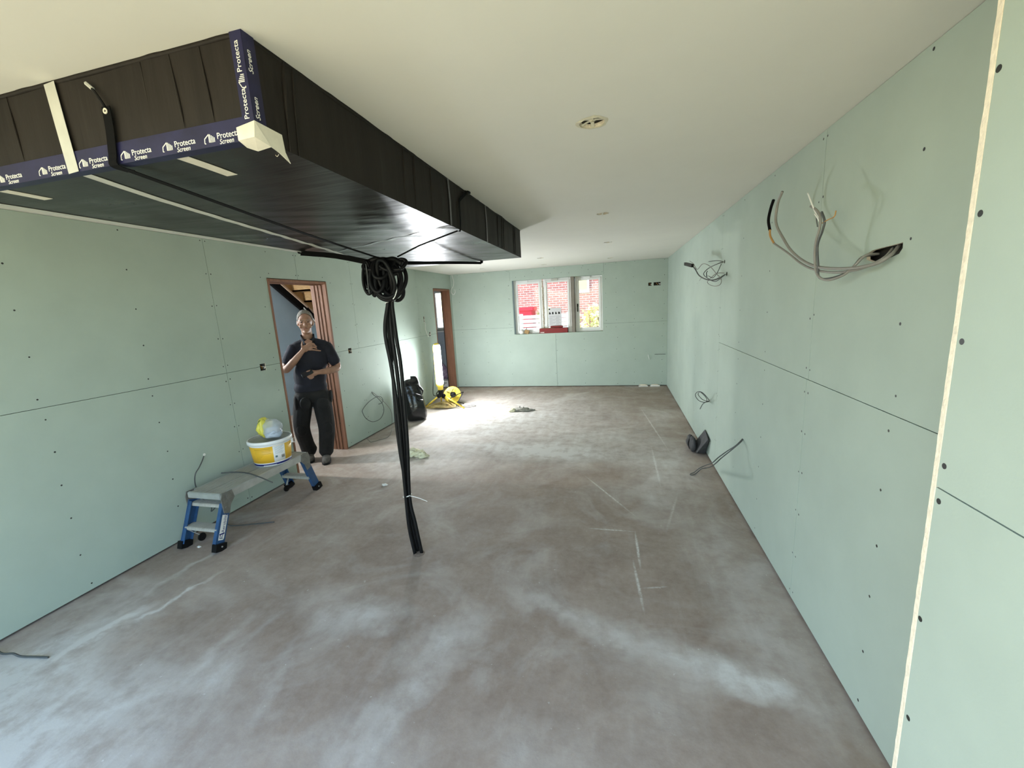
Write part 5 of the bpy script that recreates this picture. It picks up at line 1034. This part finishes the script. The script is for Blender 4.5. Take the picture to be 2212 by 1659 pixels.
# hand laid on the chest
B.el((-.030, .175, 1.357), (.044, .016, .038), (0, -.75, 0)); B.cap([(-.075, .185, 1.315), (-.045, .180, 1.345)], [.026, .026])
for pts in ([(-.012, .172, 1.392), (.028, .170, 1.412), (.058, .158, 1.405), (.072, .150, 1.392)], [(.002, .174, 1.376), (.044, .174, 1.392), (.076, .160, 1.380), (.088, .150, 1.366)],
            [(.010, .174, 1.358), (.046, .176, 1.366), (.076, .164, 1.354), (.088, .152, 1.342)], [(.006, .174, 1.340), (.045, .180, 1.338), (.085, .182, 1.328), (.122, .180, 1.318)],
            [(-.055, .182, 1.365), (-.056, .186, 1.395), (-.052, .184, 1.420), (-.048, .180, 1.436)]):
    B.cap(pts, [.0105, .0098, .009, .0075], 9)
# hand round the phone
B.el((.022, .205, 1.078), (.042, .022, .034), (0, .1, 0)); B.cap([(.085, .195, 1.082), (.04, .205, 1.082)], [.026, .027])
for k, pts in enumerate(([(-.004, .222, 1.062), (-.034, .238, 1.060), (-.056, .228, 1.076)], [(-.002, .220, 1.050), (-.028, .236, 1.046), (-.050, .230, 1.058)], [(.002, .216, 1.042), (-.022, .230, 1.034), (-.042, .226, 1.042)], [(.010, .210, 1.036), (-.010, .224, 1.024), (-.028, .222, 1.026)], [(.014, .212, 1.106), (-.016, .226, 1.112), (-.046, .226, 1.106)])):
    B.cap(pts, [.0105, .0098, .0085], 9)
for pts in ([(-.11, 0, .80), (-.185, .0, .42), (-.150, -.06, .09)], [(.06, .01, .80), (.075, .055, .40), (.030, .085, .09)]): B.cap(pts, [.075, .05, .038])
BODY = B.flesh('body', M_skin, MAN, .0048, 4)
for s in (-1, 1):
    e = FB(); e.el((.005 + s * .032, .097, 1.646), (.013, .008, .0065)); eo = e.build('eye', M_eye, BODY, True)
    e = FB(); e.cap([(.005 + s * .016, .106, 1.664), (.005 + s * .034, .103, 1.669), (.005 + s * .052, .092, 1.663)], [.004, .0042, .003], 7); e.build('eyebrow', M_hair, BODY, True)
e = FB(); e.cap([(-.020, .104, 1.571), (.003, .113, 1.573), (.026, .104, 1.571)], [.0035, .0055, .0035], 8); e.build('lips', M_lip, BODY, True)
# --- hair: short, thin on top, over crown, sides and back
Hh = FB(); Hh.el((.012, -.004, 1.680), (.085, .100, .106)); Hh.el((.012, -.035, 1.64), (.084, .078, .098))
ho = Hh.flesh('hair', M_hair, MAN, .006, 3)
bm = bmesh.new(); bm.from_mesh(ho.data); iv = Matrix((RT_, FW_, Vector((0, 0, 1))))
dele = [v for v in bm.verts if (lambda p: (p.y > .058 + .03 * (p.z - 1.70) / .06 and p.z < 1.755) or (p.y > .0 and p.z < 1.655) or p.z < 1.575)(iv @ v.co)]
bmesh.ops.delete(bm, geom=dele, context='VERTS'); bm.to_mesh(ho.data); bm.free()
# --- polo shirt
S = FB()
S.el((.020, .005, 1.23), (.180, .118, .185)); S.el((-.02, .02, 1.03), (.170, .122, .20)); S.el((-.030, .010, .90), (.174, .120, .13)); S.cap([(-.115, -.01, 1.368), (.03, -.015, 1.395), (.172, -.01, 1.360)], [.062, .068, .062]); S.el((.015, -.02, 1.405), (.11, .075, .065))
S.cap([(-.145, -.01, 1.360), (-.195, .025, 1.275), (-.222, .055, 1.225)], [.062, .060, .060]); S.cap([(.198, -.01, 1.350), (.240, .005, 1.235), (.262, .020, 1.165)], [.062, .061, .061])
so_ = S.flesh('polo_shirt', M_shirt, MAN, .007, 4)
bm = bmesh.new(); bm.from_mesh(so_.data)
def trim(bm, co, no):
    g = bm.verts[:] + bm.edges[:] + bm.faces[:]; bmesh.ops.bisect_plane(bm, geom=g, plane_co=co, plane_no=no, clear_outer=True)
trim(bm, Vector((0, 0, .862)), Vector((0, 0, -1))); bm.to_mesh(so_.data); bm.free()
md = so_.modifiers.new('f', 'SOLIDIFY'); md.thickness = .004; md.offset = 1
c_ = FB()
for s in (-1, 1):
    pts = [(.012, -.055, 1.475), (.012 + s * .055, -.035, 1.485), (.012 + s * .070, .02, 1.475), (.012 + s * .055, .062, 1.445), (.012 + s * .03, .085, 1.405)]
    q = MB(); q.ribbon([L2W(p) for p in pts], .045, .006, (0, 0, 1), smooth=5); q.build('collar', M_shirt, so_, True)
q = MB(); q.add([L2W(p) for p in ((-.030, .103, 1.43), (.055, .103, 1.43), (.016, .118, 1.36), (.012, .075, 1.46))], [(0, 2, 1), (0, 1, 3), (0, 3, 2), (1, 2, 3)]); q.build('open_neck', M_skin, so_)
# --- trousers with hanging tool pockets
T = FB()
T.el((-.028, .005, .83), (.176, .120, .12)); T.cap([(-.115, .0, .80), (-.160, .005, .60), (-.188, .0, .42), (-.165, -.045, .22), (-.145, -.075, .12)], [.105, .100, .088, .082, .088]); T.cap([(.062, .01, .80), (.070, .035, .60), (.075, .058, .40), (.050, .075, .22), (.032, .080, .11)], [.105, .102, .092, .084, .080])
to_ = T.flesh('trousers', M_trous, MAN, .007, 3)
bm = bmesh.new(); bm.from_mesh(to_.data); trim(bm, Vector((0, 0, .07)), Vector((0, 0, -1))); bm.to_mesh(to_.data); bm.free()
for c, rd, tl in (((-.205, .03, .72), (.028, .07, .10), 0), ((.165, .02, .755), (.022, .06, .085), .1), ((-.11, .115, .73), (.06, .02, .075), 0), ((.07, .12, .70), (.07, .022, .085), 0)):
    k = FB(); k.el(c, rd, (0, tl, 0)); k.flesh('tool_pocket', M_trous, to_, .008, 2)
k = FB(); k.el((.085, .135, .40), (.055, .03, .085)); k.flesh('knee_patch', M_trous, to_, .008, 2); k = FB(); k.el((-.19, .07, .42), (.055, .03, .08)); k.flesh('knee_patch', M_trous, to_, .008, 2)
# --- boots
for (ax0, ay0), (tx, ty) in (((-.150, -.085), (-.150, .06)), ((.030, .080), (.012, .235))):
    k = FB(); k.cap([(ax0, ay0 - .03, .05), ((ax0 + tx) / 2, (ay0 + ty) / 2, .052), (tx, ty - .03, .042)], [.045, .046, .042]); k.cap([(ax0, ay0, .06), (ax0, ay0, .15)], [.048, .050])
    bo_ = k.flesh('boot', M_boot, MAN, .006, 3)
    bm = bmesh.new(); bm.from_mesh(bo_.data)
    for v in bm.verts: v.co.z = max(v.co.z, .012)
    bm.to_mesh(bo_.data); bm.free()
    k = FB(); k.cap([(ax0, ay0 - .035, .012), ((ax0 + tx) / 2, (ay0 + ty) / 2, .012), (tx, ty - .025, .012)], [.047, .047, .044]); sl_ = k.build('sole', M_black, bo_, True)
    for v in sl_.data.vertices: v.co.z = min(max(v.co.z, 0.0), .022)
# --- phone in his hand
ph = L2W((-.045, .232, 1.088)); PH = thing('mobile_phone', ph, "dark mobile phone held in the man's lower hand", 'phone')
M_ = Matrix.Translation(ph) @ (ROT @ Matrix.Rotation(-.42, 3, 'Y') @ Matrix.Rotation(-.9, 3, 'X')).to_4x4()
q = MB(); q.bbox((-.062, -.034, -.006), (.062, .034, .006), .005, M_); q.build('body', M_phone, PH, True)
q = MB(); q.box((-.056, -.030, .0061), (.056, .030, .0066), M_); q.build('screen', mat('dark_screen', (.02, .022, .025), .15), PH)
